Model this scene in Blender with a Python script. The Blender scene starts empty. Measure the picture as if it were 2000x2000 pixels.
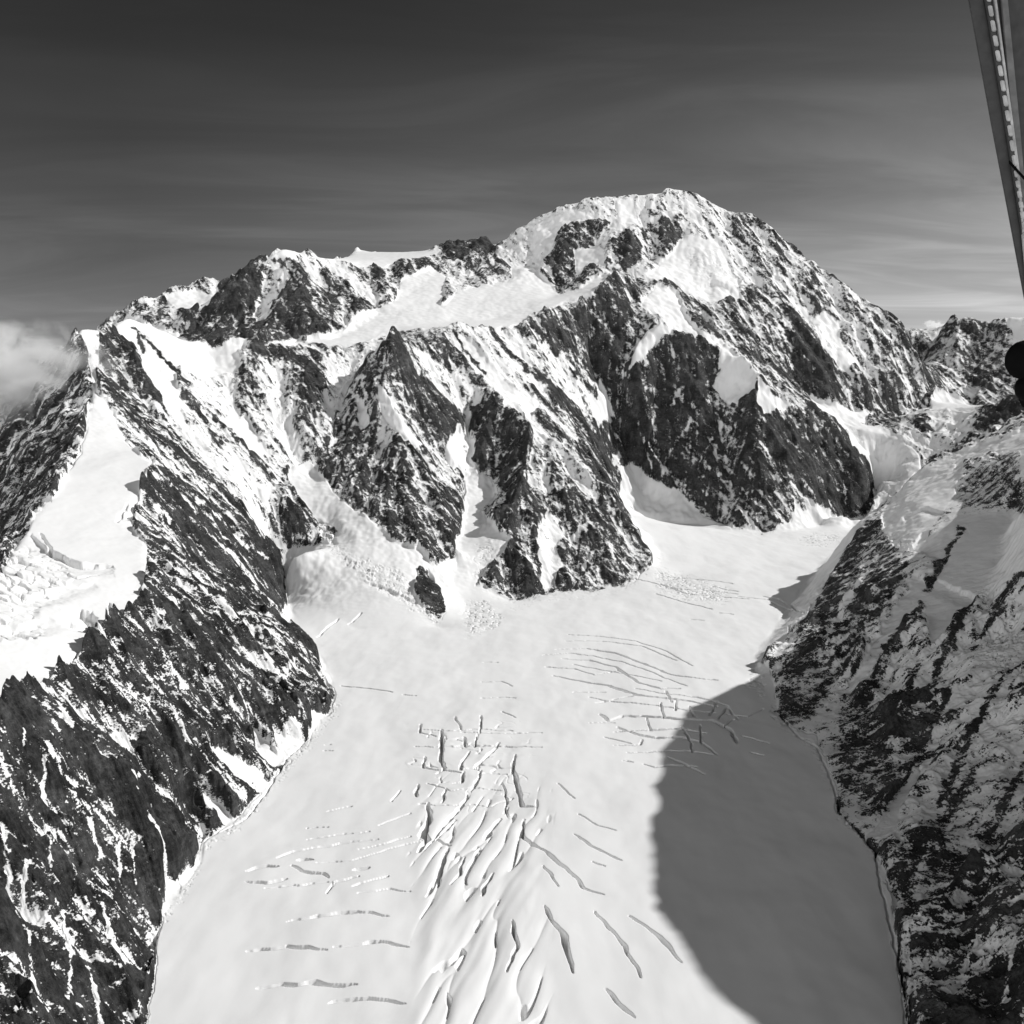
import bpy, bmesh, math, time, random
import numpy as np
T0 = time.time()
sc = bpy.context.scene
COL = sc.collection
F32 = np.float32

# ------------------------------------------------------------------ camera
CAM_Z = 3500.0                      # metres; the glacier below lies at about 2000 m
PITCH = math.radians(6.6)           # looking slightly down
FPX = 1732.0                        # focal length in photo pixels (2000 px wide -> 60 degrees)
cam_d = bpy.data.cameras.new('camera')
cam = bpy.data.objects.new('camera', cam_d); COL.objects.link(cam)
cam.location = (0, 0, CAM_Z)
cam.rotation_euler = (math.radians(90) - PITCH, 0, 0)
cam_d.sensor_width = 36.0
cam_d.lens = 36.0 * FPX / 2000.0
cam_d.clip_start = 0.05
cam_d.clip_end = 200000.0
sc.camera = cam

# ------------------------------------------------------------------ light
SUN_EL = math.radians(38.0)
SUN_AZ = math.radians(11.0)         # from +X (right of the picture), a little ahead of the camera
sun_dir = (math.cos(SUN_EL) * math.cos(SUN_AZ), math.cos(SUN_EL) * math.sin(SUN_AZ), math.sin(SUN_EL))
sd = bpy.data.lights.new('sun', 'SUN'); sd.energy = 4.0; sd.angle = math.radians(0.5); sd.color = (1, 0.995, 0.985)
so = bpy.data.objects.new('sun', sd); COL.objects.link(so)
from mathutils import Vector
so.rotation_euler = Vector(sun_dir).to_track_quat('Z', 'Y').to_euler()
so.location = (4000, 0, 9000)

world = bpy.data.worlds.new('World'); sc.world = world; world.use_nodes = True
nt = world.node_tree; N = nt.nodes; L = nt.links; N.clear()
def nd(tree, t, **kw):
    n = tree.nodes.new(t)
    for k, v in kw.items(): setattr(n, k, v)
    return n
def lk(tree, a, b): tree.links.new(a, b)
def mathn(tree, op, a, b=None, c=None, clamp=False):
    n = tree.nodes.new('ShaderNodeMath'); n.operation = op; n.use_clamp = clamp
    for i, v in enumerate((a, b, c)):
        if v is None: continue
        if isinstance(v, (int, float)): n.inputs[i].default_value = v
        else: tree.links.new(v, n.inputs[i])
    return n.outputs[0]
def ramp(tree, fac, pts):
    n = tree.nodes.new('ShaderNodeValToRGB'); cr = n.color_ramp
    while len(cr.elements) > 1: cr.elements.remove(cr.elements[-1])
    cr.elements[0].position = pts[0][0]; cr.elements[0].color = (pts[0][1],) * 3 + (1,)
    for p, v in pts[1:]:
        e = cr.elements.new(p); e.color = (v, v, v, 1)
    tree.links.new(fac, n.inputs[0]); return n.outputs[0]
sky = nd(nt, 'ShaderNodeTexSky', sky_type='NISHITA', sun_disc=False)
sky.sun_elevation = SUN_EL; sky.sun_rotation = math.pi / 2 - SUN_AZ
sky.altitude = 3500; sky.air_density = 1.0; sky.dust_density = 1.2; sky.ozone_density = 1.0
sepc = nd(nt, 'ShaderNodeSeparateColor'); L.new(sky.outputs[0], sepc.inputs[0])
# black and white film with an orange filter: mostly the red part of the daylight
filt = mathn(nt, 'POWER', mathn(nt, 'ADD', mathn(nt, 'MULTIPLY', sepc.outputs[0], 0.9), mathn(nt, 'MULTIPLY', sepc.outputs[1], 0.1)), 1.45)
tc = nd(nt, 'ShaderNodeTexCoord')
# high cirrus streaks: the sky direction projected onto a flat layer far overhead
sx = nd(nt, 'ShaderNodeSeparateXYZ'); L.new(tc.outputs['Generated'], sx.inputs[0])
zz = mathn(nt, 'ADD', mathn(nt, 'MAXIMUM', sx.outputs[2], 0.0), 0.10)
cx = nd(nt, 'ShaderNodeCombineXYZ')
L.new(mathn(nt, 'DIVIDE', sx.outputs[0], zz), cx.inputs[0]); L.new(mathn(nt, 'DIVIDE', sx.outputs[1], zz), cx.inputs[1])
mp = nd(nt, 'ShaderNodeMapping'); L.new(cx.outputs[0], mp.inputs[0])
mp.inputs['Rotation'].default_value = (0, 0, math.radians(4)); mp.inputs['Scale'].default_value = (0.42, 1.25, 1)
n1 = nd(nt, 'ShaderNodeTexNoise'); L.new(mp.outputs[0], n1.inputs['Vector'])
n1.inputs['Scale'].default_value = 1.5; n1.inputs['Detail'].default_value = 7; n1.inputs['Roughness'].default_value = 0.55; n1.inputs['Distortion'].default_value = 1.1
cl = ramp(nt, n1.outputs[0], [(0.30, 0.30), (0.50, 0.42), (0.75, 0.70)])
right = mathn(nt, 'MINIMUM', mathn(nt, 'MAXIMUM', mathn(nt, 'ADD', mathn(nt, 'MULTIPLY', sx.outputs[0], 1.7), 1.0), 0.36), 2.1)
cirrus = mathn(nt, 'MULTIPLY', mathn(nt, 'MULTIPLY', cl, right), 0.8)
low = mathn(nt, 'POWER', mathn(nt, 'SUBTRACT', 1.0, mathn(nt, 'MULTIPLY', mathn(nt, 'MAXIMUM', sx.outputs[2], 0.0), 1.9), clamp=True), 2.4)
cirrus = mathn(nt, 'MULTIPLY', cirrus, low)
# added fill glow in the unseen sky behind and left, lifting shaded snow
rear_fill = mathn(nt, 'MULTIPLY', mathn(nt, 'SUBTRACT', mathn(nt, 'MULTIPLY', mathn(nt, 'ADD', sx.outputs[1], sx.outputs[0]), -0.7), 0.15), 1.8, clamp=True)
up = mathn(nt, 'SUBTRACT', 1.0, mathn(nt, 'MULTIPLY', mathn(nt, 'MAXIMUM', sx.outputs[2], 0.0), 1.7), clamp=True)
rear_fill = mathn(nt, 'MULTIPLY', mathn(nt, 'MULTIPLY', rear_fill, up), mathn(nt, 'ADD', 0.35, mathn(nt, 'MULTIPLY', cl, 0.65)))
rear_fill2 = mathn(nt, 'MULTIPLY', mathn(nt, 'SUBTRACT', -0.05, sx.outputs[1]), 1.6, clamp=True)
cirrus = mathn(nt, 'ADD', cirrus, mathn(nt, 'ADD', mathn(nt, 'MULTIPLY', rear_fill, 2.6), mathn(nt, 'MULTIPLY', rear_fill2, 0.22)))  # cirrus plus the added fill from behind the camera
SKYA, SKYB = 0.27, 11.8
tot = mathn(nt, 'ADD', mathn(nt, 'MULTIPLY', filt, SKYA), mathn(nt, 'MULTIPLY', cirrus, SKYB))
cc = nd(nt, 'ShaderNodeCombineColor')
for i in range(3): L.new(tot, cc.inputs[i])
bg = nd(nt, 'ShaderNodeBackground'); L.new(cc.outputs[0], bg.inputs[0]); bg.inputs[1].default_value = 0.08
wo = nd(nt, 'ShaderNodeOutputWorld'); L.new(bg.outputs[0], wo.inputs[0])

sc.view_settings.view_transform = 'Standard'
sc.view_settings.look = 'None'
sc.view_settings.gamma = 1.0
sc.view_settings.exposure = 0.0
sc.view_settings.use_curve_mapping = False
sc.cycles.max_bounces = 6
sc.cycles.diffuse_bounces = 5
sc.cycles.volume_bounces = 4
sc.cycles.transparent_max_bounces = 6
sc.cycles.volume_step_rate = 1.0

# ------------------------------------------------------------------ terrain control lines
# photo pixel + forward distance (km) -> point in km relative to the camera; 'g' = on the glacier surface
sp, cp = math.sin(PITCH), math.cos(PITCH)
def gz(Y): return -1.5 + 0.035 * max(0.0, Y - 5.0)
def P(px, py, Y):
    u = (px - 1000) / FPX; v = (1000 - py) / FPX
    fy = cp + v * sp; fz = v * cp - sp
    if Y == 'g':
        k = fz / fy; Y = 4.0
        for _ in range(60): Y = gz(Y) / k
    t = Y / fy
    return (u * t, Y, fz * t)
def LN(*pts): return [P(*p) for p in pts]
def W(*pts): return [tuple(p) for p in pts]

GLACIER_LEFT = [(660,1067),(594,1071),(551,1075),(554,1151),(565,1230),(598,1255),(627,1291),(645,1346),(630,1407),(598,1440),(562,1472),(525,1527),(453,1603),(427,1617),(384,1646),(384,1686),(359,1726),(322,1750),(300,1850),(270,2000),(240,2200)]
GLACIER_RIGHT = [(1483,1290),(1478,1310),(1500,1360),(1522,1398),(1595,1460),(1620,1530),(1638,1588),(1708,1662),(1723,1748),(1760,1900),(1780,2050),(1800,2300)]
lines = []
A = lines.append
# left ridge, its snow shoulder and rock edge
crest1 = LN((156,640,7.6),(150,654,7.4),(168,683,7.2),(181,738,6.8),(188,756,6.6),(181,796,6.2),(168,806,6.1),(159,850,5.7),(127,915,5.2),(109,962,4.8),(65,1009,4.4),(40,1056,4.1),(22,1082,3.9),(0,1122,3.6),(-80,1200,3.1),(-200,1300,2.7),(-420,1500,2.1)); A(crest1)
rock1 = LN((188,756,6.6),(217,803,6.3),(250,861,5.9),(297,912,5.4),(283,937,5.2),(257,991,4.8),(263,1031,4.6),(283,1064,4.4),(284,1118,4.05),(279,1151,3.9),(243,1198,3.6),(232,1215,3.5),(196,1248,3.3),(145,1284,3.1),(101,1324,2.9),(58,1349,2.75),(18,1382,2.6),(0,1418,2.45),(-150,1520,2.1),(-350,1750,1.6),(-500,2000,1.3)); A(rock1)
A(LN((150,655,7.6),(60,800,8.6),(-60,900,9.5)))
A(LN((-400,850,9.0),(-150,1000,6.6),(-60,1150,5.2),(-150,1250,4.2),(-400,1400,3.2),(-700,1600,2.6)))
# left wall crest, round to the plateau
crest2 = LN((156,640,7.6),(205,645,8.0),(225,630,8.1),(250,616,8.3),(297,636,8.5),(362,665,8.8),(409,672,9.0),(460,668,9.1),(500,658,9.2),(511,644,9.3),(547,656,9.4),(616,685,9.6),(660,686,9.65),(699,676,9.7)); A(crest2)
# ribs and gullies on the left wall
A(LN((210,720,7.3),(250,760,7.25),(310,830,7.0),(380,900,6.8),(440,985,6.6),(500,1060,6.4),(552,1110,6.35)))
A(LN((250,618,8.3),(300,720,8.0),(380,800,7.7),(460,880,7.5),(520,950,7.3),(600,1015,7.25),(655,1055,7.15)))
A(LN((262,690,7.6),(330,800,7.25),(400,880,7.05),(470,965,6.85),(540,1050,6.75)))
A(LN((511,644,9.3),(535,720,8.9),(560,800,8.5),(590,860,8.15)))
A(LN((409,680,9.0),(455,790,8.3),(520,880,7.85),(556,930,7.7)))
# hillock low on the left face
A(LN((345,1480,3.05),(335,1535,2.95),(385,1600,3.05)))
A(LN((284,1118,4.05),(380,1180,4.2),(480,1230,4.4),(560,1265,4.65),(625,1300,4.85)))
A(LN((232,1215,3.5),(320,1310,3.5),(420,1400,3.6),(500,1470,3.75)))
# snow arm of the glacier between left wall and central spur
A(LN((699,690,9.7),(690,735,9.35),(650,830,8.6),(616,890,8.05),(600,935,7.85),(640,985,7.45),(700,1050,7.0),(760,1110,6.65),(820,1180,6.25),(860,1230,5.95)))
A(LN((572,908,7.9),(558,944,7.7),(583,1002,7.35),(630,1035,7.2),(660,1067,6.95),(594,1075,6.7),(551,1085,6.6)))
A([P(px,py,'g') for px,py in GLACIER_LEFT[3:]])
A([P(px,py,'g') for px,py in GLACIER_RIGHT])
A([P(600,1180,6.3)]+[P(700,1230,'g')])
A([P(px,py,'g') for px,py in [(900,1235),(1000,1210),(1100,1190),(1250,1170),(1330,1120)]])
A([P(px,py,'g') for px,py in [(900,1235),(900,1400),(950,1700),(950,2000),(950,2300)]])
A([P(px,py,'g') for px,py in [(1300,1250),(1300,1500),(1300,1750),(1300,2000)]])
A([P(px,py,'g') for px,py in [(650,1450),(620,1600),(600,1800),(560,2000)]])
A([P(px,py,'g') for px,py in [(1330,1120),(1450,1120),(1560,1090),(1640,1045)]])
A([P(px,py,'g') for px,py in [(1230,1020),(1350,1025),(1480,1045),(1600,1030),(1650,1015)]])
A([P(px,py,'g') for px,py in [(1468,1290),(1498,1252),(1532,1208),(1552,1172)]])
A([P(px,py,'g') for px,py in [(1560,1175),(1600,1110),(1640,1060),(1670,1020)]])
# central spur A
A(LN((600,930,7.9),(643,890,8.25),(687,817,8.65),(705,740,8.9),(738,672,9.0),(763,654,9.05)))
A(LN((763,654,9.05),(745,756,8.6),(770,799,8.4),(788,846,8.2),(817,911,7.9),(850,980,7.6),(880,1040,7.3),(893,1062,7.15)))
A(LN((763,654,9.05),(785,664,9.15),(815,672,9.4),(850,664,9.8),(879,642,10.2)))
A(LN((600,930,7.88),(647,962,7.6),(720,1009,7.25),(756,1042,7.05),(817,1071,6.95),(850,1100,6.9),(875,1085,7.05),(895,1070,7.2)))
A(LN((720,850,8.3),(715,930,7.85),(735,1010,7.3)))
A(LN((700,840,8.45),(690,900,8.0),(690,960,7.6)))
A(LN((815,672,9.4),(830,740,9.1),(850,800,8.9),(893,850,8.75)))
A(LN((785,664,9.15),(790,740,8.85),(815,820,8.6)))
# gully between the spurs
A(LN((912,800,9.4),(915,854,9.05),(912,926,8.55),(908,998,7.95),(890,1089,7.2),(879,1136,6.85),(908,1180,6.55),(915,1240,'g')))
A(LN((965,950,8.45),(950,1000,7.95),(935,1050,7.5)))
# central spur B
A(LN((879,642,10.2),(890,690,9.9),(948,756,9.5),(995,799,9.1),(1035,825,8.9),(1107,890,8.6),(1165,955,8.3),(1198,973,8.2),(1238,1046,7.9),(1272,1096,7.75)))
A(LN((1035,832,8.85),(1027,890,8.4),(1020,944,8.0),(998,1009,7.6),(973,1060,7.35),(950,1120,7.05)))
A(LN((944,1136,6.95),(1002,1176,6.8),(1053,1158,6.95),(1085,1154,7.0),(1151,1151,7.05),(1216,1143,7.15),(1272,1107,7.55),(1290,1090,8.0),(1260,1040,8.9),(1225,1000,9.9),(1210,950,10.5)))
A(LN((1107,890,8.6),(1095,960,8.1),(1080,1040,7.65),(1075,1110,7.25)))
A(LN((1040,960,8.0),(1060,1060,7.4),(1065,1140,7.05)))
A(LN((1165,955,8.3),(1160,1040,7.75),(1170,1110,7.35)))
# plateau edge and the face below it
A(LN((879,642,10.2),(960,640,10.6),(1040,637,10.9),(1085,610,11.2),(1150,575,11.6),(1222,535,12.2)))
A(LN((1150,640,11.6),(1160,740,11.3),(1185,800,11.1),(1200,870,11.05),(1216,908,10.95)))
A(LN((960,640,10.6),(1010,700,10.2),(1080,780,10.0),(1140,860,9.8),(1185,940,9.5),(1215,1000,9.4)))
A(LN((1173,755,10.95),(1180,800,10.85)))
# upper basin
A(LN((700,672,10.0),(790,640,10.6),(850,628,10.9),(960,625,11.2),(1060,590,11.7),(1094,573,12.5)))
A(LN((640,665,10.1),(700,640,10.6),(760,590,11.6),(830,560,12.4),(850,520,13.4)))
A(LN((1000,560,12.6),(1020,520,13.2)))
A(LN((900,560,12.6),(960,540,13.1)))
# mountain A (far left) and B
skyA = LN((120,690,11.4),(194,639,11.5),(238,604,11.8),(269,586,12.0),(300,578,12.2),(340,562,12.5),(366,553,12.7),(414,540,13.0),(445,556,12.8),(458,575,12.6)); A(skyA)
A(LN((300,578,12.2),(345,620,11.7),(370,640,11.4)))
A(LN((390,590,12.3),(400,620,11.8)))
A(LN((260,640,10.6),(350,660,10.5),(400,640,10.8)))
skyB = LN((352,644,10.6),(388,608,10.8),(432,569,11.0),(458,551,11.1),(502,514,11.3),(533,492,11.4),(553,484,11.5),(590,492,11.8),(630,503,12.1),(652,505,12.3)); A(skyB)
A(LN((553,484,11.5),(572,525,11.2),(586,560,10.9),(599,604,10.5),(590,650,10.1)))
A(LN((520,540,11.25),(505,600,10.85),(495,640,10.4)))
A(LN((652,505,12.3),(690,535,12.0),(730,565,11.7),(757,585,11.5)))
A(LN((640,530,11.9),(665,580,11.3),(690,615,10.9)))
A(LN((620,560,11.3),(650,610,10.8),(665,640,10.4)))
A(LN((361,672,9.9),(480,672,9.9),(590,668,9.95),(665,646,10.3),(700,615,10.85),(757,590,11.4)))
# far skyline to the summit and down the right ridge
sky1 = LN((652,505,12.3),(674,503,14.0),(689,492,15.0),(700,484,15.0),(726,492,15.0),(801,492,15.0),(858,489,14.8),(876,476,14.6),(894,468,14.5),(916,470,14.5),(935,463,14.4),(946,472,14.4),(968,485,14.4),(978,480,14.4),(1020,442,14.4),(1066,417,14.4),(1104,398,14.4),(1174,384,14.4),(1211,382,14.4),(1285,377,14.5),(1313,366,14.5),(1323,366,14.5),(1351,380,14.5),(1393,394,14.5),(1434,417,14.4),(1462,422,14.3),(1500,442,14.2),(1537,477,14.0),(1579,503,13.85),(1602,526,13.75),(1649,554,13.5),(1695,592,13.3),(1742,624,13.1),(1765,640,13.0),(1788,688,12.85),(1810,741,12.6),(1819,788,12.35)); A(sky1)
A(LN((720,560,12.3),(780,530,12.9),(850,510,13.4)))
A(LN((935,463,14.4),(900,500,13.8),(870,515,13.4)))
A(LN((960,500,13.9),(930,540,13.2)))
A(LN((978,480,14.4),(1010,500,13.8),(1040,540,13.2)))
A(LN((1174,384,14.4),(1110,450,13.8),(1075,520,13.35)))
A(LN((1062,517,13.3),(1080,560,12.75),(1094,573,12.6),(1130,560,12.6),(1183,530,12.75)))
A(LN((1175,440,13.9),(1165,500,13.2)))
A(LN((1313,366,14.5),(1248,430,13.95),(1225,447,13.6),(1222,526,12.7),(1229,564,12.3),(1285,601,11.9),(1310,640,11.6),(1337,661,11.5)))
A(LN((1393,394,14.5),(1370,460,13.8),(1350,540,13.0),(1400,600,12.5),(1450,660,12.0),(1500,720,11.7),(1590,776,11.85)))
A(LN((1285,480,13.7),(1270,520,13.3)))
A(LN((1500,442,14.2),(1480,520,13.4),(1500,600,12.8),(1560,680,12.3),(1600,740,12.1)))
A(LN((1579,503,13.85),(1580,600,13.1),(1640,680,12.6),(1690,760,12.2)))
A(LN((1649,554,13.5),(1690,660,12.85),(1760,740,12.45)))
# spur C
spurC = LN((1240,590,12.0),(1291,622,11.45),(1326,657,11.35),(1379,666,11.4),(1454,701,11.2),(1476,736,11.0),(1546,789,10.95),(1634,829,11.0),(1634,860,10.95),(1691,912,10.7),(1707,952,10.5),(1700,1000,10.2)); A(spurC)
A(LN((1291,622,11.45),(1240,680,11.2),(1250,760,10.95),(1275,850,10.7),(1320,940,10.55)))
A(LN((1379,666,11.4),(1350,760,11.05),(1380,860,10.7),(1420,960,10.3)))
A(LN((1476,736,11.0),(1480,820,10.6),(1485,930,10.2),(1489,1035,9.75)))
A(LN((1330,700,11.25),(1290,800,10.95),(1310,880,10.75)))
A(LN((1430,760,11.05),(1400,860,10.75),(1440,980,10.25)))
A(LN((1546,789,10.95),(1550,870,10.6),(1535,945,10.15)))
A(LN((1216,908,10.95),(1238,921,10.9),(1317,952,10.6),(1370,1000,10.3),(1414,1022,9.95),(1489,1040,9.7),(1542,1018,9.85),(1580,985,10.15),(1634,1009,10.0),(1700,1003,10.1)))
A(LN((1240,950,10.75),(1300,985,10.45),(1350,1010,10.2)))
# upper right glacier branch, ridges beyond
A(LN((1560,770,12.0),(1600,790,11.9),(1634,818,11.7),(1700,880,11.1),(1720,945,10.65),(1718,990,10.3),(1690,1015,10.1)))
A(LN((1600,780,11.95),(1713,815,12.1),(1766,815,12.35),(1819,790,12.6)))
A(LN((1678,824,11.7),(1720,835,11.75),(1766,811,12.0),(1806,800,12.0),(1836,798,11.8),(1916,794,11.4),(1977,780,10.9),(2050,790,10.6),(2200,800,10.2)))
A(LN((1690,835,11.4),(1740,850,11.3),(1790,885,10.9),(1840,905,10.6),(1900,930,10.1)))
A(LN((1760,900,10.8),(1800,940,10.4)))
A([P(1716,1000,'g'),(2.9,8.2,-1.38),(3.7,8.0,-1.3),(4.6,8.2,-1.2)])
A(LN((1819,790,12.8),(1870,793,12.9),(1950,800,12.7),(2100,800,12.4)))
far = LN((1765,640,15.5),(1788,645,16.0),(1812,647,16.5),(1849,638,16.0),(1862,624,14.8),(1870,622,14.6),(1895,628,14.6),(1930,636,14.9),(1945,626,14.5),(1960,621,14.3),(2000,618,14.1),(2150,600,13.6),(2400,560,13.0)); A(far)
A(LN((1870,622,14.6),(1862,680,14.1),(1850,740,13.5),(1860,780,13.0)))
A(LN((1849,640,15.8),(1810,700,14.6),(1795,720,14.0)))
A(LN((1945,626,14.5),(1925,700,13.9),(1900,760,13.3)))
A(LN((1905,660,14.4),(1890,730,13.7)))
# right ridge in shade
sil = LN((2000,816,7.3),(1955,829,7.3),(1915,862,7.28),(1872,882,7.25),(1801,912,7.2),(1757,961,7.1),(1722,987,7.0),(1682,1018,6.8),(1647,1093,6.4),(1634,1119,6.25),(1607,1158,6.0),(1577,1200,5.75),(1553,1231,5.5),(1514,1266,5.25),(1483,1290,5.0)); A(sil)
RC = W(sil[0],(3.8,6.2,-0.18),(3.45,5.4,0.02),(3.3,4.8,0.43),(3.15,4.2,0.50),(3.08,3.6,0.55),(3.02,3.1,0.56),(3.0,2.65,0.48),(3.1,2.0,0.30),(3.2,1.5,0.28),(3.2,0.6,0.2)); A(RC)
A(W(sil[0],(4.6,6.6,0.15),(5.6,6.4,0.3)))
A(LN((1800,950,6.75),(1780,1080,5.7),(1720,1200,4.95),(1640,1330,4.55),(1560,1400,4.2)))
A(LN((1900,960,6.3),(1850,1120,5.15),(1800,1250,4.45),(1740,1380,4.05),(1650,1470,3.75)))
A(LN((1980,1000,5.8),(1940,1150,4.75),(1880,1300,4.0),(1800,1450,3.55),(1700,1580,3.2)))
A(LN((2060,1200,4.2),(2000,1350,3.6),(1900,1520,3.15),(1800,1640,2.85)))
A(LN((2100,1450,3.2),(2000,1600,2.8),(1900,1730,2.55)))
# rims and far field so nothing floats off
A(W((-2.5,1.1,-1.2),(-1.6,1.0,-1.45),(0,1.0,-1.5),(1.4,1.0,-1.5)))
A(W((6.0,1.2,-0.6),(6.5,4,-0.6),(7.0,7,-0.6)))
A(W((-6.5,2,-1.2),(-7,5,-1.2),(-8,9,-0.8)))
for s_ in (skyA, sky1, far):
    A([(x * 1.14, y * 1.14 + 1.0, z - 1.3) for x, y, z in s_])

# ------------------------------------------------------------------ harmonic surface through the lines (log-polar grid)
TH0, TH1 = math.radians(-64), math.radians(64)
LR0, LR1 = math.log(0.95), math.log(32.0)
DG = 0.0028
NT, NR = int((TH1 - TH0) / DG) + 1, int((LR1 - LR0) / DG) + 1
accz = np.zeros((NR, NT)); accn = np.zeros((NR, NT))
for ln in lines:
    for a, b in zip(ln[:-1], ln[1:]):
        ra, rb = math.hypot(a[0], a[1]), math.hypot(b[0], b[1])
        d = math.dist(a, b) / min(ra, rb)
        n = max(2, int(d / DG * 1.6) + 1)
        t = np.linspace(0, 1, n)
        x = a[0] + (b[0] - a[0]) * t; y = a[1] + (b[1] - a[1]) * t; z = a[2] + (b[2] - a[2]) * t
        j = np.rint((np.arctan2(x, y) - TH0) / DG).astype(int); i = np.rint((np.log(np.hypot(x, y)) - LR0) / DG).astype(int)
        ok = (i >= 0) & (i < NR) & (j >= 0) & (j < NT)
        np.add.at(accz, (i[ok], j[ok]), z[ok]); np.add.at(accn, (i[ok], j[ok]), 1)
accz[-1, :] += -0.3; accn[-1, :] += 1
def down(a):
    h, w = (a.shape[0] + 1) // 2 * 2, (a.shape[1] + 1) // 2 * 2
    b = np.zeros((h, w)); b[:a.shape[0], :a.shape[1]] = a
    return b[0::2, 0::2] + b[1::2, 0::2] + b[0::2, 1::2] + b[1::2, 1::2]
pyr = [(accz, accn)]
for _ in range(6): pyr.append((down(pyr[-1][0] / np.maximum(pyr[-1][1], 1)), down((pyr[-1][1] > 0).astype(float))))
def resize(a, shp):
    yi = (np.arange(shp[0]) + 0.5) * a.shape[0] / shp[0] - 0.5 if False else (np.arange(shp[0]) - 0.5) / 2
    xi = (np.arange(shp[1]) - 0.5) / 2
    return bil(a, yi[:, None], xi[None, :])
def bil(a, y, x):
    y = np.clip(y, 0, a.shape[0] - 1.001); x = np.clip(x, 0, a.shape[1] - 1.001)
    i = y.astype(np.int32); j = x.astype(np.int32); fy = (y - i).astype(a.dtype); fx = (x - j).astype(a.dtype)
    return (a[i, j] * (1 - fy) + a[i + 1, j] * fy) * (1 - fx) + (a[i, j + 1] * (1 - fy) + a[i + 1, j + 1] * fy) * fx
cur = None
for lev in range(6, -1, -1):
    z, n = pyr[lev]; m = n > 0; val = np.where(m, z / np.maximum(n, 1), 0)
    if cur is None: cur = np.full(z.shape, -0.8)
    else: cur = resize(cur, z.shape)
    cur[m] = val[m]
    for it in range([90, 120, 150, 200, 300, 400, 600][lev]):
        q = np.pad(cur, 1, mode='edge')
        new = 0.25 * (q[:-2, 1:-1] + q[2:, 1:-1] + q[1:-1, :-2] + q[1:-1, 2:])
        cur = np.where(m, val, cur + 1.0 * (new - cur))
H = cur.astype(F32)
def blur(a, k):
    for _ in range(k):
        q = np.pad(a, 1, mode='edge'); a = 0.5 * a + 0.125 * (q[:-2, 1:-1] + q[2:, 1:-1] + q[1:-1, :-2] + q[1:-1, 2:])
    return a
H = blur(H, 4)
Hs = blur(H, 10)
print('base solved', H.shape, round(time.time() - T0, 1))
lr = LR0 + DG * np.arange(NR); th = TH0 + DG * np.arange(NT)
Rg = np.exp(lr)[:, None]
d_r = np.gradient(Hs, DG, axis=0) / Rg; d_t = np.gradient(Hs, DG, axis=1) / Rg
GX = (d_r * np.sin(th) + d_t * np.cos(th)).astype(F32); GY = (d_r * np.cos(th) - d_t * np.sin(th)).astype(F32)

# ------------------------------------------------------------------ noise tools (numpy)
def hash2(i, j, s):
    h = (i.astype(np.int64) * 374761393 + j.astype(np.int64) * 668265263 + s * 974634777) & 0xFFFFFFFF
    h = ((h ^ (h >> 13)) * 1274126177) & 0xFFFFFFFF
    return (h ^ (h >> 16)) & 0xFFFFFFFF
def h01(i, j, s): return (hash2(i, j, s).astype(F32) / F32(4294967296.0))
TBL = np.random.RandomState(7)
GT = TBL.rand(256, 256).astype(F32) * 6.2831853
GTC, GTS = np.cos(GT), np.sin(GT)
def pn(x, y, s=0):
    x = x + F32(s * 17.31); y = y - F32(s * 9.77)
    i = np.floor(x).astype(np.int32); j = np.floor(y).astype(np.int32); fx = (x - i).astype(F32); fy = (y - j).astype(F32)
    u = fx * fx * fx * (fx * (fx * 6 - 15) + 10); v = fy * fy * fy * (fy * (fy * 6 - 15) + 10)
    def g(a, b, dx, dy):
        a = a & 255; b = b & 255
        return GTC[a, b] * dx + GTS[a, b] * dy
    n0 = g(i, j, fx, fy) * (1 - u) + g(i + 1, j, fx - 1, fy) * u
    n1 = g(i, j + 1, fx, fy - 1) * (1 - u) + g(i + 1, j + 1, fx - 1, fy - 1) * u
    return (n0 * (1 - v) + n1 * v) * F32(1.5)
def fbm(x, y, o, s=0, g=0.5):
    r = 0; a = 1.0; t = 0
    for k in range(o):
        r = r + a * pn(x * 2 ** k, y * 2 ** k, s + k * 3); t += a; a *= g
    return r / F32(t)
JX = TBL.rand(256, 256).astype(F32) - F32(0.5); JY = TBL.rand(256, 256).astype(F32) - F32(0.5); JV = TBL.rand(256, 256).astype(F32)
def worley(x, y):
    """nearest and second nearest cell distance and the cell's random value"""
    i = np.floor(x).astype(np.int32); j = np.floor(y).astype(np.int32)
    d1 = np.full(x.shape, 9, F32); d2 = np.full(x.shape, 9, F32); v = np.zeros(x.shape, F32)
    for a in (-1, 0, 1):
        for b in (-1, 0, 1):
            ci = (i + a) & 255; cj = (j + b) & 255
            d = np.hypot(i + a + 0.5 + 0.8 * JX[ci, cj] - x, j + b + 0.5 + 0.8 * JY[ci, cj] - y).astype(F32)
            n = d < d1
            d2 = np.where(n, d1, np.minimum(d2, d)); v = np.where(n, JV[ci, cj], v); d1 = np.where(n, d, d1)
    return d1, d2, v
def sstep(a, b, x):
    t = np.clip((x - a) / (b - a), 0, 1); return t * t * (3 - 2 * t)

def FB(x, y, s): return pn(x.astype(F32), y.astype(F32), s)

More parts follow.
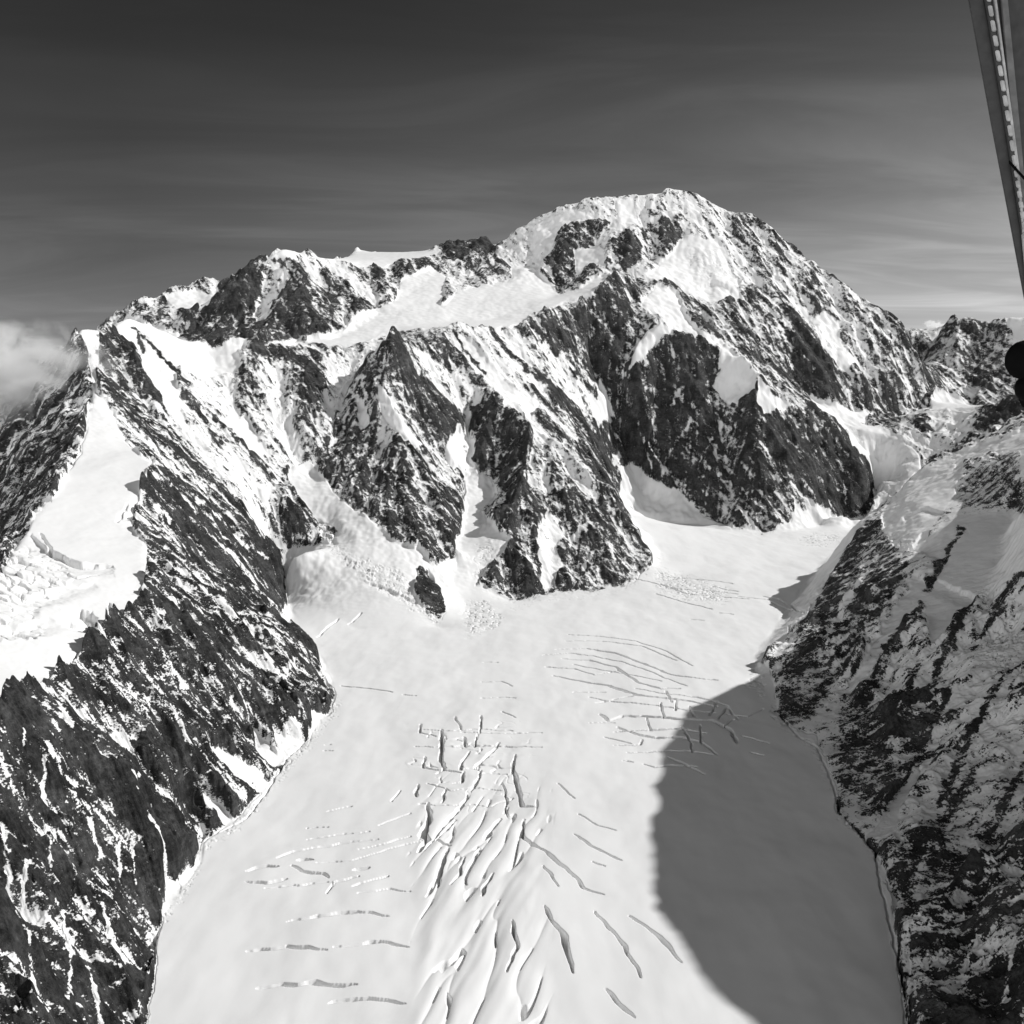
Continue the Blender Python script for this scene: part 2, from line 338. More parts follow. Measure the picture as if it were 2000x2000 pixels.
# ------------------------------------------------------------------ fine grid (finer where steep walls face the valley)
QUAL = 1.0
def seg(a, b, n, end=False): return np.linspace(a, b, int(n), endpoint=end)
lnr = np.concatenate([seg(math.log(1.15), math.log(1.7), 50 * QUAL), seg(math.log(1.7), math.log(7.0), 1250 * QUAL), seg(math.log(7.0), math.log(15.2), 1050 * QUAL), seg(math.log(15.2), math.log(18), 60 * QUAL), seg(math.log(18), math.log(31), 30, True)])
d2r = math.radians
tha = np.concatenate([seg(d2r(-60), d2r(-33), 110), seg(d2r(-33), d2r(33), 1420 * QUAL), seg(d2r(33), d2r(60), 200, True)])
nr, na = len(lnr), len(tha)
TH, LR = np.meshgrid(tha, lnr)
RR = np.exp(LR)
X = (RR * np.sin(TH)).astype(F32); Y = (RR * np.cos(TH)).astype(F32)
gi = (LR - LR0) / DG; gj = (TH - TH0) / DG
WRP = (np.clip(LR, 0.5, 9) * 0 + 1)
def _w(s):
    return 1.6 * FB(TH / 0.045, LR / 0.045, s) + 0.9 * FB(TH / 0.016, LR / 0.016, s + 5) + 0.45 * FB(TH / 0.006, LR / 0.006, s + 9)
Z0_ = bil(H, gi, gj); sl0 = np.hypot(bil(GX, gi, gj), bil(GY, gi, gj)); k0 = np.clip((sl0 - 0.15) / 0.4, 0, 1) * 0.9
gi2 = gi + _w(3) * k0; gj2 = gj + _w(31) * k0
Z = bil(H, gi2, gj2); gx = bil(GX, gi, gj); gy = bil(GY, gi, gj)

# ------------------------------------------------------------------ what is seen from the flight path, and the traced snow / rock areas
def project(X, Y, Z):
    den = Y * cp - Z * sp
    return 1000 + FPX * X / den, 1000 - FPX * (Z * cp + Y * sp) / den
def inpoly(px, py, poly):
    ins = np.zeros(px.shape, bool); n = len(poly)
    for k in range(n):
        x0, y0 = poly[k]; x1, y1 = poly[(k + 1) % n]
        if y0 == y1: continue
        c = ((y0 > py) != (y1 > py)) & (px < (x1 - x0) * (py - y0) / (y1 - y0) + x0)
        ins ^= c
    return ins
ROCK = [  # (rock share, outline traced in the photo)
 (0.55, [(-50,380),(2050,380),(2050,1100),(-50,1100)]),
 # left face
 (0.70, [(297,912),(283,937),(257,991),(263,1031),(283,1064),(284,1118),(279,1151),(243,1198),(196,1248),(101,1324),(18,1382),(-40,1418),(-300,2300),(240,2200),(322,1750),(384,1686),(384,1646),(453,1603),(525,1527),(598,1440),(645,1385),(645,1346),(598,1255),(560,1180),(551,1100),(470,985),(400,930)]),
 (0.80, [(-300,1480),(60,1400),(150,1560),(330,1640),(350,1700),(300,2000),(-300,2300)]),
 (0.84, [(200,1440),(330,1450),(390,1560),(384,1690),(320,1700),(250,1600)]),
 (0.62, [(210,1300),(300,1280),(330,1420),(240,1470),(190,1400)]),
 (0.62, [(235,1190),(320,1180),(300,1290),(220,1290)]),
 (0.74, [(270,940),(330,930),(420,1000),(540,1110),(558,1190),(470,1150),(380,1130),(300,1100),(262,1030)]),
 (0.50, [(176,655),(215,655),(262,690),(330,800),(420,920),(540,1080),(552,1100),(440,1010),(360,930),(298,915),(250,861),(192,760)]),
 (0.85, [(180,655),(240,660),(262,700),(330,800),(300,790),(230,740),(190,700)]),
 (0.18, [(262,690),(300,720),(420,840),(540,970),(640,1040),(545,1075),(500,1030),(420,920),(340,820)]),
 (0.60, [(520,960),(585,1000),(630,1030),(625,1058),(560,1070),(535,1040)]),
 (0.33, [(360,700),(440,740),(530,850),(570,910),(540,960),(480,930),(420,850),(350,770)]),
 (0.42, [(350,790),(400,820),(460,890),(500,950),(530,1010),(470,980),(400,900)]),
 (0.05, [(205,640),(250,616),(297,636),(409,672),(480,665),(480,720),(420,740),(350,720),(350,780),(300,760),(262,690),(230,655)]),
 (0.36, [(460,690),(520,700),(560,780),(600,830),(612,880),(575,905),(540,860),(500,780)]),
 (0.90, [(488,672),(545,672),(600,710),(632,735),(630,765),(600,770),(590,730),(555,700),(520,690),(500,700)]),
 (0.04, [(460,668),(500,655),(511,643),(547,655),(640,690),(560,675),(500,668)]),
 (0.03, [(430,820),(480,815),(520,880),(540,900),(490,890)]),
 # shaded flank left
 (0.62, [(0,760),(150,800),(165,850),(127,915),(109,962),(65,1009),(22,1082),(-60,1150),(-300,1150),(-300,760)]),
 # gully beside spur A
 (0.35, [(640,700),(740,672),(700,760),(640,860),(612,890),(615,810),(640,760)]),
 # spur A
 (0.52, [(763,654),(800,690),(870,700),(950,760),(915,860),(895,870),(830,880),(780,850),(745,756),(700,830),(650,880),(610,925),(700,730)]),
 (0.68, [(690,850),(800,860),(830,930),(900,1000),(893,1070),(850,1100),(790,1060),(740,1020),(650,960),(620,930),(650,880)]),
 (0.72, [(810,800),(910,790),(1000,800),(990,850),(930,900),(900,860),(830,850)]),
 (0.10, [(890,845),(925,860),(930,925),(905,925),(870,870)]),
 (0.03, [(700,770),(712,790),(722,835),(700,840),(698,800)]),
 (0.06, [(738,755),(748,755),(775,805),(835,870),(780,848),(765,830),(740,790)]),
 (0.35, [(770,670),(840,690),(900,720),(950,780),(930,795),(860,780),(800,720)]),
 # face under the plateau
 (0.28, [(879,645),(1000,640),(1090,700),(1170,790),(1210,860),(1210,900),(1165,950),(1107,890),(1035,825),(948,756),(890,690)]),
 (0.62, [(1035,750),(1100,770),(1180,850),(1225,980),(1200,975),(1150,930),(1100,870),(1050,820)]),
 (0.05, [(890,650),(930,680),(1000,760),(1060,800),(1035,815),(950,750),(895,690)]),
 # spur B
 (0.88, [(920,900),(960,830),(1035,832),(1027,890),(1020,944),(998,1009),(975,1045),(960,1010),(985,970),(975,930),(940,915)]),
 (0.50, [(1035,832),(1107,890),(1165,955),(1180,990),(1100,990),(1040,980),(1020,944),(1027,890)]),
 (0.74, [(1020,950),(1100,960),(1200,985),(1240,1046),(1272,1100),(1216,1143),(1151,1155),(1100,1155),(1053,1160),(1002,1178),(944,1136),(973,1060),(998,1009)]),
 (0.22, [(1065,1005),(1090,1005),(1100,1040),(1085,1070),(1100,1100),(1075,1150),(1050,1158),(1060,1100),(1045,1060)]),
 (0.12, [(945,1010),(1000,1060),(975,1090),(940,1130),(930,1080)]),
 # plateau, basin
 (0.0, [(547,650),(640,683),(699,672),(763,650),(879,640),(1000,637),(1085,600),(1150,575),(1190,545),(1180,535),(1130,565),(1094,576),(1062,545),(1040,520),(1000,520),(960,560),(900,560),(860,600),(870,540),(830,510),(790,540),(770,590),(700,615),(665,646),(590,668)]),
 (0.0, [(652,505),(700,486),(860,490),(850,505),(760,515),(720,530),(680,520)]),
 (0.75, [(722,540),(760,520),(850,500),(870,515),(830,530),(770,550),(740,555)]),
 (0.97, [(858,490),(894,466),(935,461),(968,486),(950,500),(880,510)]),
 (0.5, [(870,510),(990,495),(1000,540),(950,560),(900,570),(870,560)]),
 # mountain A and B
 (0.55, [(190,645),(269,584),(330,565),(345,600),(400,620),(350,655),(250,620)]),
 (0.0, [(320,575),(400,565),(425,575),(390,610),(345,612)]),
 (0.5, [(366,552),(414,539),(445,556),(425,575),(380,568)]),
 (0.82, [(350,660),(388,608),(458,551),(533,495),(560,520),(586,560),(610,605),(600,665),(420,675)]),
 (0.35, [(520,510),(545,510),(565,540),(530,610),(505,640),(490,620),(505,580)]),
 (0.90, [(575,540),(590,560),(615,600),(665,640),(600,668),(570,660),(560,610)]),
 (0.30, [(553,486),(652,508),(700,540),(757,585),(700,600),(640,560),(600,530)]),
 (0.60, [(600,540),(650,530),(720,590),(700,612),(665,620),(630,590)]),
 (0.03, [(505,515),(553,484),(600,492),(570,500),(530,510)]),
 # summit block
 (0.30, [(960,500),(1020,440),(1104,398),(1174,384),(1225,383),(1313,366),(1351,380),(1462,422),(1537,477),(1560,520),(1500,560),(1400,560),(1350,500),(1290,560),(1240,540),(1200,500),(1100,570),(1040,520),(1000,520)]),
 (0.05, [(1040,440),(1110,410),(1150,410),(1110,450),(1080,470),(1050,500)]),
 (0.70, [(1060,520),(1090,450),(1160,430),(1190,440),(1150,480),(1170,520),(1150,550),(1094,573)]),
 (0.05, [(1120,490),(1170,480),(1180,520),(1130,530)]),
 (0.05, [(1205,385),(1235,385),(1245,440),(1210,440)]),
 (0.88, [(1195,480),(1225,447),(1255,480),(1250,520),(1215,525)]),
 (0.58, [(1255,440),(1330,420),(1345,470),(1330,510),(1290,505),(1260,490)]),
 (0.04, [(1340,460),(1400,470),(1440,560),(1460,600),(1400,590),(1350,580),(1300,560),(1260,540),(1290,520)]),
 (0.44, [(1380,410),(1462,422),(1537,477),(1600,540),(1620,600),(1540,560),(1460,520),(1420,470)]),
 (0.42, [(1460,520),(1600,530),(1742,624),(1800,740),(1819,788),(1740,790),(1640,680),(1540,600)]),
 (0.52, [(1350,590),(1450,590),(1560,640),(1600,700),(1640,770),(1580,775),(1500,710),(1420,650)]),
 (0.8, [(1520,640),(1570,650),(1600,690),(1630,740),(1640,790),(1580,775),(1540,720)]),
 (0.08, [(1585,620),(1625,620),(1650,680),(1680,710),(1650,720),(1610,690)]),
 (0.03, [(1280,560),(1320,580),(1360,650),(1420,680),(1460,712),(1380,668),(1330,655),(1290,620),(1250,590)]),
 # wall under the summit, spur C
 (0.64, [(1090,610),(1200,560),(1290,620),(1240,700),(1260,760),(1200,890),(1170,830),(1180,760),(1120,700),(1070,650)]),
 (0.06, [(1175,745),(1190,780),(1200,825),(1155,820),(1160,790)]),
 (0.66, [(1240,680),(1291,640),(1380,670),(1450,720),(1476,745),(1546,792),(1634,832),(1634,860),(1691,912),(1707,955),(1700,1003),(1634,1009),(1580,985),(1545,955),(1500,1035),(1414,1022),(1317,952),(1216,908),(1200,860)]),
 (0.08, [(1291,622),(1310,650),(1260,690),(1225,720),(1240,670)]),
 (0.06, [(1400,680),(1454,701),(1478,740),(1475,775),(1420,785),(1395,760),(1410,720)]),
 (0.12, [(1480,745),(1540,790),(1500,830),(1480,800)]),
 (0.76, [(1480,840),(1634,840),(1691,912),(1707,955),(1700,1003),(1634,1009),(1580,985),(1520,930)]),
 # right distance
 (0.45, [(1765,642),(1812,648),(1849,640),(1810,700),(1790,720)]),
 (0.60, [(1849,640),(1870,622),(1930,640),(1925,700),(1960,760),(1900,770),(1860,785),(1800,730)]),
 (0.55, [(1930,636),(1950,625),(1990,650),(1980,780),(1900,770)]),
 (0.15, [(1960,622),(2010,616),(2010,670),(1985,680)]),
 (0.0, [(1825,760),(1880,780),(1900,795),(1836,797),(1815,800)]),
 (0.70, [(1713,800),(1766,812),(1740,850),(1680,830)]),
 (0.34, [(1766,811),(1836,796),(1916,794),(1880,860),(1860,885),(1800,890),(1750,850)]),
 (0.7, [(1766,812),(1810,815),(1830,840),(1790,850)]),
 (0.85, [(1900,830),(1977,778),(2010,790),(2010,815),(1950,830),(1880,870),(1905,840)]),
 (0.05, [(1560,770),(1710,810),(1680,825),(1750,850),(1800,895),(1800,915),(1757,961),(1700,1010),(1709,939),(1634,830)]),
 # right ridge
 (0.46, [(2050,816),(1955,829),(1872,882),(1801,912),(1757,961),(1682,1018),(1647,1093),(1577,1200),(1514,1266),(1518,1328),(1529,1414),(1556,1414),(1638,1433),(1645,1570),(1688,1600),(1719,1674),(1754,1732),(1830,2300),(2300,2300),(2300,816)]),
 (0.10, [(1722,1000),(1801,920),(1900,875),(2050,820),(2050,900),(1880,950),(1840,1000),(1800,1060),(1750,1080),(1725,1050)]),
 (0.12, [(1740,1060),(1800,1050),(1900,1000),(2000,1000),(2050,1080),(1950,1160),(1880,1200),(1820,1260),(1800,1180),(1840,1100)]),
 (0.35, [(1820,1260),(1950,1160),(2050,1100),(2050,1500),(1960,1480),(1880,1420),(1780,1380)]),
 (0.68, [(1682,1018),(1720,1030),(1760,1080),(1760,1130),(1690,1230),(1600,1330),(1560,1420),(1529,1414),(1518,1328),(1553,1240),(1647,1093)]),
 (0.15, [(1790,1130),(1820,1150),(1720,1300),(1660,1340),(1720,1230)]),
 (0.55, [(1880,900),(1990,880),(1990,980),(1900,1000),(1870,960)]),
 (0.70, [(1640,1360),(1760,1330),(1840,1400),(1800,1500),(1700,1600),(1645,1580),(1638,1440)]),
 (0.12, [(1780,1490),(1800,1500),(1740,1640),(1690,1640),(1720,1600)]),
 (0.70, [(1719,1674),(1800,1640),(1900,1600),(2050,1650),(2300,2300),(1830,2300),(1760,1740)]),
 # snow cones running out onto the glacier
 (0.03, [(402,1456),(440,1470),(480,1490),(515,1520),(522,1548),(495,1550),(460,1535),(430,1500)]),
 (0.03, [(380,1530),(392,1545),(420,1560),(445,1590),(462,1612),(420,1616),(402,1590),(392,1560)]),
 (0.03, [(480,1415),(515,1440),(548,1478),(568,1476),(535,1505),(510,1480),(495,1450)]),
 (0.03, [(540,1437),(570,1440),(602,1447),(575,1478),(552,1480)]),
 (0.03, [(592,1385),(640,1400),(600,1442),(610,1410)]),
 (0.03, [(345,1640),(385,1650),(365,1675),(350,1665)]),
 (0.03, [(318,1712),(350,1722),(362,1745),(330,1765),(322,1740)]),
 (0.03, [(560,1190),(575,1232),(560,1240),(535,1205)]),
 # glacier and other clean snow
 (0.0, [(1483,1288),(1500,1300),(1522,1398),(1595,1440),(1632,1530),(1640,1588),(1708,1662),(1740,1748),(1800,2300),(240,2300),(322,1750),(384,1690),(392,1646),(453,1610),(530,1527),(598,1446),(648,1390),(650,1346),(600,1255),(568,1230),(556,1151),(552,1078),(594,1071),(640,1062),(660,1040),(600,1000),(560,944),(572,908),(612,900),(650,960),(720,1012),(756,1046),(817,1076),(850,1104),(890,1085),(905,1000),(908,930),(925,925),(960,930),(975,960),(940,1000),(950,1040),(970,1070),(930,1140),(1002,1180),(1053,1162),(1151,1155),(1216,1147),(1276,1107),(1265,1080),(1238,1030),(1210,980),(1216,908),(1317,955),(1370,1002),(1414,1025),(1489,1043),(1542,1022),(1560,960),(1590,985),(1634,1012),(1700,1005),(1720,985),(1650,1080),(1560,1225)]),
 (0.9, [(815,1112),(835,1110),(855,1150),(872,1190),(862,1212),(835,1195),(812,1160)]),
 (0.0, [(156,636),(176,660),(185,700),(188,756),(217,803),(250,861),(297,912),(283,937),(257,991),(263,1031),(283,1064),(284,1118),(279,1151),(243,1198),(196,1248),(101,1324),(18,1382),(-60,1440),(-300,1560),(-300,1100),(0,1122),(22,1082),(65,1009),(109,962),(127,915),(159,850),(168,806),(181,796),(186,756),(168,683),(150,654)]),
 (0.0, [(126,645),(140,628),(172,626),(192,650),(192,700),(178,690),(165,672),(150,655)]),
 (0.6, [(150,860),(165,830),(160,880),(125,930),(95,985),(110,940)]),
]
S_ = 0.24
STREAK = [(S_, a, b, c) for a, b, c in [
 (5,9,[(91,1385),(120,1420),(145,1480),(160,1525),(176,1532)]),(9,10,[(70,1414),(95,1440),(123,1494)]),(3,10,[(304,1309),(330,1335),(362,1371)]),(20,18,[(222,1440),(246,1458)]),
 (3,5,[(232,1367),(300,1390),(337,1418),(377,1487),(380,1530)]),(9,24,[(380,1530),(398,1552),(445,1606)]),(6,22,[(402,1456),(440,1492),(490,1530)]),
 (4,24,[(449,1400),(500,1440),(550,1482)]),(14,30,[(540,1437),(580,1448)]),(4,8,[(554,1353),(590,1385),(623,1409)]),(8,12,[(520,1290),(530,1315)]),(8,12,[(575,1298),(566,1325),(545,1346)]),
 (16,16,[(462,1285),(468,1305)]),(16,12,[(424,1255),(430,1262)]),(9,9,[(312,1150),(355,1190),(398,1222),(435,1251)]),(7,6,[(391,1150),(435,1190),(493,1237)]),(4,4,[(340,1150),(385,1195)]),
 (4,4,[(478,1200),(498,1225),(514,1251)]),(6,14,[(503,1168),(535,1195),(565,1232)]),(3,3,[(272,1150),(300,1190),(319,1222)]),(4,4,[(196,1266),(212,1305),(235,1345)]),(3,3,[(181,1306),(205,1330),(235,1343)]),
 (8,8,[(98,1512),(125,1550),(152,1581)]),(10,10,[(88,1530),(87,1581)]),(4,5,[(207,1578),(250,1615),(297,1654)]),(5,12,[(290,1668),(326,1715),(350,1735)]),(14,10,[(258,1577),(286,1570)]),
 (5,5,[(91,1614),(134,1646)]),(3,3,[(0,1498),(29,1560)]),(8,10,[(5,1614),(18,1693)]),(6,6,[(98,1646),(100,1715)]),(7,10,[(141,1675),(148,1744)]),(6,6,[(232,1668),(234,1719)]),(7,7,[(174,1625),(199,1686)]),
 (4,4,[(260,1686),(266,1744)]),(3,3,[(297,1603),(299,1657)]),(12,10,[(55,1700),(35,1745)]),(6,6,[(50,1465),(52,1490)]),
 (4,6,[(370,977),(440,1035),(525,1106)]),(4,8,[(297,1100),(330,1128),(362,1155)]),(5,8,[(373,1100),(400,1125),(430,1160)]),(6,5,[(300,930),(340,965),(385,1010)]),
 (5,14,[(261,770),(310,800),(362,835)]),(14,12,[(362,835),(410,880),(453,919),(500,985),(545,1067)]),(4,5,[(300,1000),(350,1040),(400,1090)]),(4,4,[(420,1060),(460,1100),(500,1150)]),
 (5,8,[(20,1800),(60,1880),(70,1960)]),(6,9,[(120,1790),(140,1860),(130,1950)]),(5,12,[(200,1780),(215,1850),(245,1900)]),(8,14,[(60,1950),(100,2020)]),(4,8,[(170,1890),(200,1990)]),(6,10,[(-20,1760),(0,1850)]),
 # right ridge
 (8,26,[(1850,1130),(1790,1190),(1720,1270),(1680,1330)]),(4,10,[(1720,1180),(1680,1230),(1620,1300)]),(6,16,[(1950,1230),(1920,1310),(1900,1400)]),(8,22,[(1795,1500),(1765,1560),(1730,1630)]),(5,12,[(1880,1350),(1840,1420),(1800,1470)]),
 (4,10,[(1700,1100),(1660,1170),(1600,1260)]),(4,9,[(1990,1500),(1960,1560),(1900,1620)]),(5,14,[(1860,1480),(1820,1550),(1780,1620)]),(4,10,[(1980,1680),(1920,1730),(1880,1800)]),(4,10,[(2000,1400),(1960,1470)]),
 (5,12,[(1900,1850),(1860,1950)]),(5,12,[(1980,1850),(1960,1980)]),(5,10,[(1780,1740),(1830,1790)]),
 # spurs
 (3,8,[(708,740),(715,800)]),(3,8,[(745,758),(752,800)]),(4,8,[(815,915),(805,960)]),(3,6,[(700,740),(672,840),(640,890)]),(6,14,[(915,760),(912,860),(913,930)]),(12,8,[(1030,640),(1120,720)]),
 (5,8,[(990,720),(1050,790),(1130,870)]),(4,10,[(1170,960),(1100,890),(1040,835)]),(4,8,[(1115,915),(1150,955)]),(8,4,[(1065,850),(1085,900)]),(4,6,[(1280,790),(1275,860)]),(3,5,[(1300,810),(1330,760)]),
 (10,5,[(1400,870),(1395,905)]),(4,5,[(1240,830),(1275,910)]),(14,30,[(1545,950),(1570,985)]),(8,14,[(1440,1005),(1480,1040)]),(3,4,[(1350,820),(1290,930)]),(3,4,[(1420,800),(1370,900)]),
 (10,6,[(1080,1010),(1072,1060)]),(6,10,[(1030,1090),(1050,1150)]),(8,8,[(1120,1040),(1150,1030)]),(6,6,[(1190,1070),(1200,1100)]),(8,4,[(1140,1110),(1160,1080)]),
 ]] + [(0.85, a, b, c) for a, b, c in [
 (14,26,[(1700,1040),(1640,1120),(1575,1230)]),(26,34,[(1610,1220),(1560,1300),(1535,1390)]),(12,24,[(1770,1110),(1720,1190),(1640,1290),(1580,1390)]),(16,30,[(1800,1180),(1740,1270),(1670,1390),(1650,1520)]),(14,30,[(1790,1300),(1740,1400),(1690,1540)]),(12,20,[(1900,1180),(1850,1270),(1800,1370)]),(12,24,[(1850,1370),(1800,1460),(1720,1580)]),(10,20,[(1960,1330),(1900,1440),(1840,1560)]),(16,30,[(1900,1520),(1830,1620),(1760,1720)]),(12,22,[(2010,1480),(1960,1580),(1900,1700)]),(10,16,[(1880,1030),(1840,1100),(1810,1150)]),(10,18,[(1990,1120),(1940,1200),(1900,1260)]),(14,24,[(1960,1640),(1900,1760),(1880,1860)]),
 (6,8,[(262,640),(290,670),(330,710),(370,760)]),(4,4,[(500,672),(560,690),(625,740)]),(5,8,[(885,650),(905,680),(945,730)]),(8,12,[(960,650),(1000,690),(1060,740)]),(10,8,[(1040,640),(1090,690)]),
 (10,6,[(870,690),(880,720)]),(14,8,[(770,680),(800,730),(850,790)]),(8,8,[(1060,740),(1110,800),(1160,870),(1200,930)]),(6,10,[(350,770),(400,820),(430,880)]),(6,8,[(420,820),(480,880),(530,940)]),
 (8,8,[(270,660),(280,690)]),(6,6,[(1420,660),(1500,720),(1580,770)]),
 ]]
RS = 1800                      # raster covers photo px -300..2300
rp = np.linspace(-300, 2300, RS)
PX, PY = np.meshgrid(rp, rp)
rock_img = np.full((RS, RS), 0.55, F32)
wx = PX + 14 * fbm(PX / 60, PY / 60, 5, 5, 0.62).astype(F32); wy = PY + 14 * fbm(PX / 60, PY / 60, 5, 9, 0.62).astype(F32)
for v, poly in ROCK:
    xs_ = [p[0] for p in poly]; ys_ = [p[1] for p in poly]
    j0, j1 = [int(np.clip((q + 300) / 2600 * (RS - 1), 0, RS - 1)) for q in (min(xs_) - 14, max(xs_) + 14)]
    i0, i1 = [int(np.clip((q + 300) / 2600 * (RS - 1), 0, RS - 1)) for q in (min(ys_) - 14, max(ys_) + 14)]
    sub = rock_img[i0:i1 + 1, j0:j1 + 1]; sub[inpoly(wx[i0:i1 + 1, j0:j1 + 1], wy[i0:i1 + 1, j0:j1 + 1], poly)] = v
wx2 = PX + 9 * fbm(PX / 26, PY / 26, 4, 15, 0.65).astype(F32); wy2 = PY + 9 * fbm(PX / 26, PY / 26, 4, 19, 0.65).astype(F32)
rock_soft = blur(rock_img, 12).astype(F32)
for v, w0, w1, pts in STREAK:
    n_ = len(pts) - 1
    for k in range(n_):
        (ax, ay), (bx, by) = pts[k], pts[k + 1]
        j0, j1 = [int(np.clip((q + 300) / 2600 * (RS - 1), 0, RS - 1)) for q in (min(ax, bx) - 30, max(ax, bx) + 30)]
        i0, i1 = [int(np.clip((q + 300) / 2600 * (RS - 1), 0, RS - 1)) for q in (min(ay, by) - 30, max(ay, by) + 30)]
        x = wx2[i0:i1 + 1, j0:j1 + 1]; y = wy2[i0:i1 + 1, j0:j1 + 1]
        t = np.clip(((x - ax) * (bx - ax) + (y - ay) * (by - ay)) / ((bx - ax) ** 2 + (by - ay) ** 2 + 1e-6), 0, 1)
        d = np.hypot(x - ax - t * (bx - ax), y - ay - t * (by - ay)) * (1 + 0.8 * fbm(x / 9, y / 9, 2, 44)); r = (w0 + (w1 - w0) * (k + t) / n_) * 0.5
        f = (1 - sstep(0.5, 1.6, d / r)); sub = rock_img[i0:i1 + 1, j0:j1 + 1]; sub[...] = sub * (1 - f) + v * f
rock_img = blur(rock_img, 2).astype(F32)
pxv, pyv = project(X, Y, Z)
elev = Z / RR
cm = np.maximum.accumulate(elev, axis=0)
vis = sstep(-0.012, -0.004, (elev - cm)).astype(F32)
base_rock = bil(rock_img, (np.clip(pyv, -300, 2300) + 300) * (RS - 1) / 2600.0, (np.clip(pxv, -300, 2300) + 300) * (RS - 1) / 2600.0)
base_soft = bil(rock_soft, (np.clip(pyv, -300, 2300) + 300) * (RS - 1) / 2600.0, (np.clip(pxv, -300, 2300) + 300) * (RS - 1) / 2600.0)
slope = np.hypot(gx, gy)
# places this view cannot judge fall back on steepness
flat_rock = (0.15 + 0.6 * sstep(0.45, 1.1, slope)).astype(F32)
gl_poly_px = [p for p in GLACIER_LEFT[3:]]
glA = [P(px, py, 'g')[:2] for px, py in GLACIER_LEFT[3:]]
glB = [P(px, py, 'g')[:2] for px, py in GLACIER_RIGHT]
tra = (base_rock * vis + flat_rock * (1 - vis)).astype(F32)
tra = np.where(tra > 0.5, 0.5 + (tra - 0.5) * 0.72, tra).astype(F32)
tsoft = (base_soft * vis + flat_rock * (1 - vis)).astype(F32)
print('masks', round(time.time() - T0, 1))

# ------------------------------------------------------------------ erosion: gullies that run down the slope and branch
XM, YM = X * 1000, Y * 1000
mtn = sstep(0.06, 0.30, tsoft) * 0.85 + 0.15 * sstep(0.2, 0.6, slope)
mtn = np.clip(mtn * sstep(0.10, 0.45, slope), 0, 1).astype(F32)
mtn *= 1 - 0.9 * sstep(2.5, 2.9, X) * sstep(6.6, 6.2, Y)
mtn *= (1 - 0.55 * (1 - sstep(0.05, 0.4, tsoft)))
mtn *= 1 - 0.6 * sstep(1.4, 1.7, X) * sstep(3.6, 3.3, X) * sstep(5.3, 5.6, Y) * sstep(7.5, 7.2, Y)
nearl = sstep(5.6, 4.2, RR.astype(F32)) * sstep(0.3, -0.3, X)
mtn *= 1 - 0.85 * nearl * (1 - sstep(0.3, 0.75, tsoft))
ex = gx.copy(); ey = gy.copy()
E = np.zeros_like(Z); EN = np.zeros_like(Z)
RRf = RR.astype(F32)
wav = [900., 430., 210., 105., 52., 27., 14.]
for k, wl in enumerate(wav):
    amp = wl * [0.075, 0.075, 0.07, 0.08, 0.085, 0.085, 0.085][k]
    if k: amp = amp * (0.55 + 0.9 * sstep(-0.35, 0.45, pn(XM / (wl * 2.7), YM / (wl * 2.7), 140 + k)))
    fade = sstep(2.0, 4.0, wl / (RRf * 1.1)) if k > 2 else 1.0
    fx = XM / F32(wl) + F32(11.3 * k); fy = YM / F32(wl) + F32(5.1 * k)
    if k < 3:
        fx = fx + 0.35 * pn(XM / (wl * 1.5), YM / (wl * 1.5), 40 + k); fy = fy + 0.35 * pn(XM / (wl * 1.5), YM / (wl * 1.5), 60 + k)
    m = np.sqrt(ex * ex + ey * ey) + F32(1e-4)
    sxd = -ey / m; syd = ex / m
    i = np.floor(fx).astype(np.int32); j = np.floor(fy).astype(np.int32)
    C_ = np.zeros_like(Z); S_ = np.zeros_like(Z); WS = np.zeros_like(Z)
    for a in (-1, 0, 1):
        for b in (-1, 0, 1):
            ci = (i + a) & 255; cj = (j + b) & 255
            dx = fx - (i + a + 0.5 + 0.9 * JX[ci, cj]); dy = fy - (j + b + 0.5 + 0.9 * JY[ci, cj])
            w = np.exp(-2.2 * (dx * dx + dy * dy))
            ph = (dx * sxd + dy * syd) * F32(6.2831853)
            C_ += np.cos(ph) * w; S_ -= np.sin(ph) * w; WS += w
    C_ /= WS; S_ /= WS
    st = mtn * fade * sstep(0.1, 0.6, m)
    E += C_ * (amp / 1000) * st
    EN += C_ * st * F32([.9, .8, .8, .8, .7, .6, .5][k])
    g = S_ * (6.2831853 / wl * amp) * st
    ex = ex + g * sxd * 0.8; ey = ey + g * syd * 0.8
Z = Z + E
print('erosion', round(time.time() - T0, 1))
# craggy detail and ledges
crag = np.zeros_like(Z)
for k, wl in enumerate((420., 190., 90., 45., 22., 11.)):
    f = sstep(1.6, 3.2, wl / (RRf * 1.1))
    n = pn(XM / wl + 0.6 * Z * 1000 / wl, YM / wl - 0.5 * Z * 1000 / wl, 80 + k)
    crag += (1 - 2.2 * np.abs(n)) * F32(wl * 0.10 / 1000) * f + (0.55 - 2.2 * np.abs(n)) * F32(wl * 0.075 / 1000) * f * nearl
rk = sstep(0.2, 0.6, tsoft)
Z = Z + crag * mtn * (0.35 + 0.65 * rk)
led = 0
for k, (lv, lh) in enumerate(((110., 380.), (46., 120.), (20., 50.))):
    led = led + pn(Z * 1000 / lv + 0.0009 * XM, XM / lh + YM / (lh * 1.3), 100 + k) * lv * sstep(1.2, 2.6, lv / (RRf * 1.1))
Z = Z + (led * 0.11 / 1000).astype(F32) * rk * mtn
# broad swells of the snow
snowy = 1 - sstep(0.05, 0.35, tsoft)
Z = Z + snowy * (0.003 + 0.003 * sstep(0.05, 0.3, slope)) * (fbm(XM / 420, YM / 420, 3, 50) + 0.1 * pn(XM / 45, YM / 60, 51) * sstep(9, 5, RRf)).astype(F32)

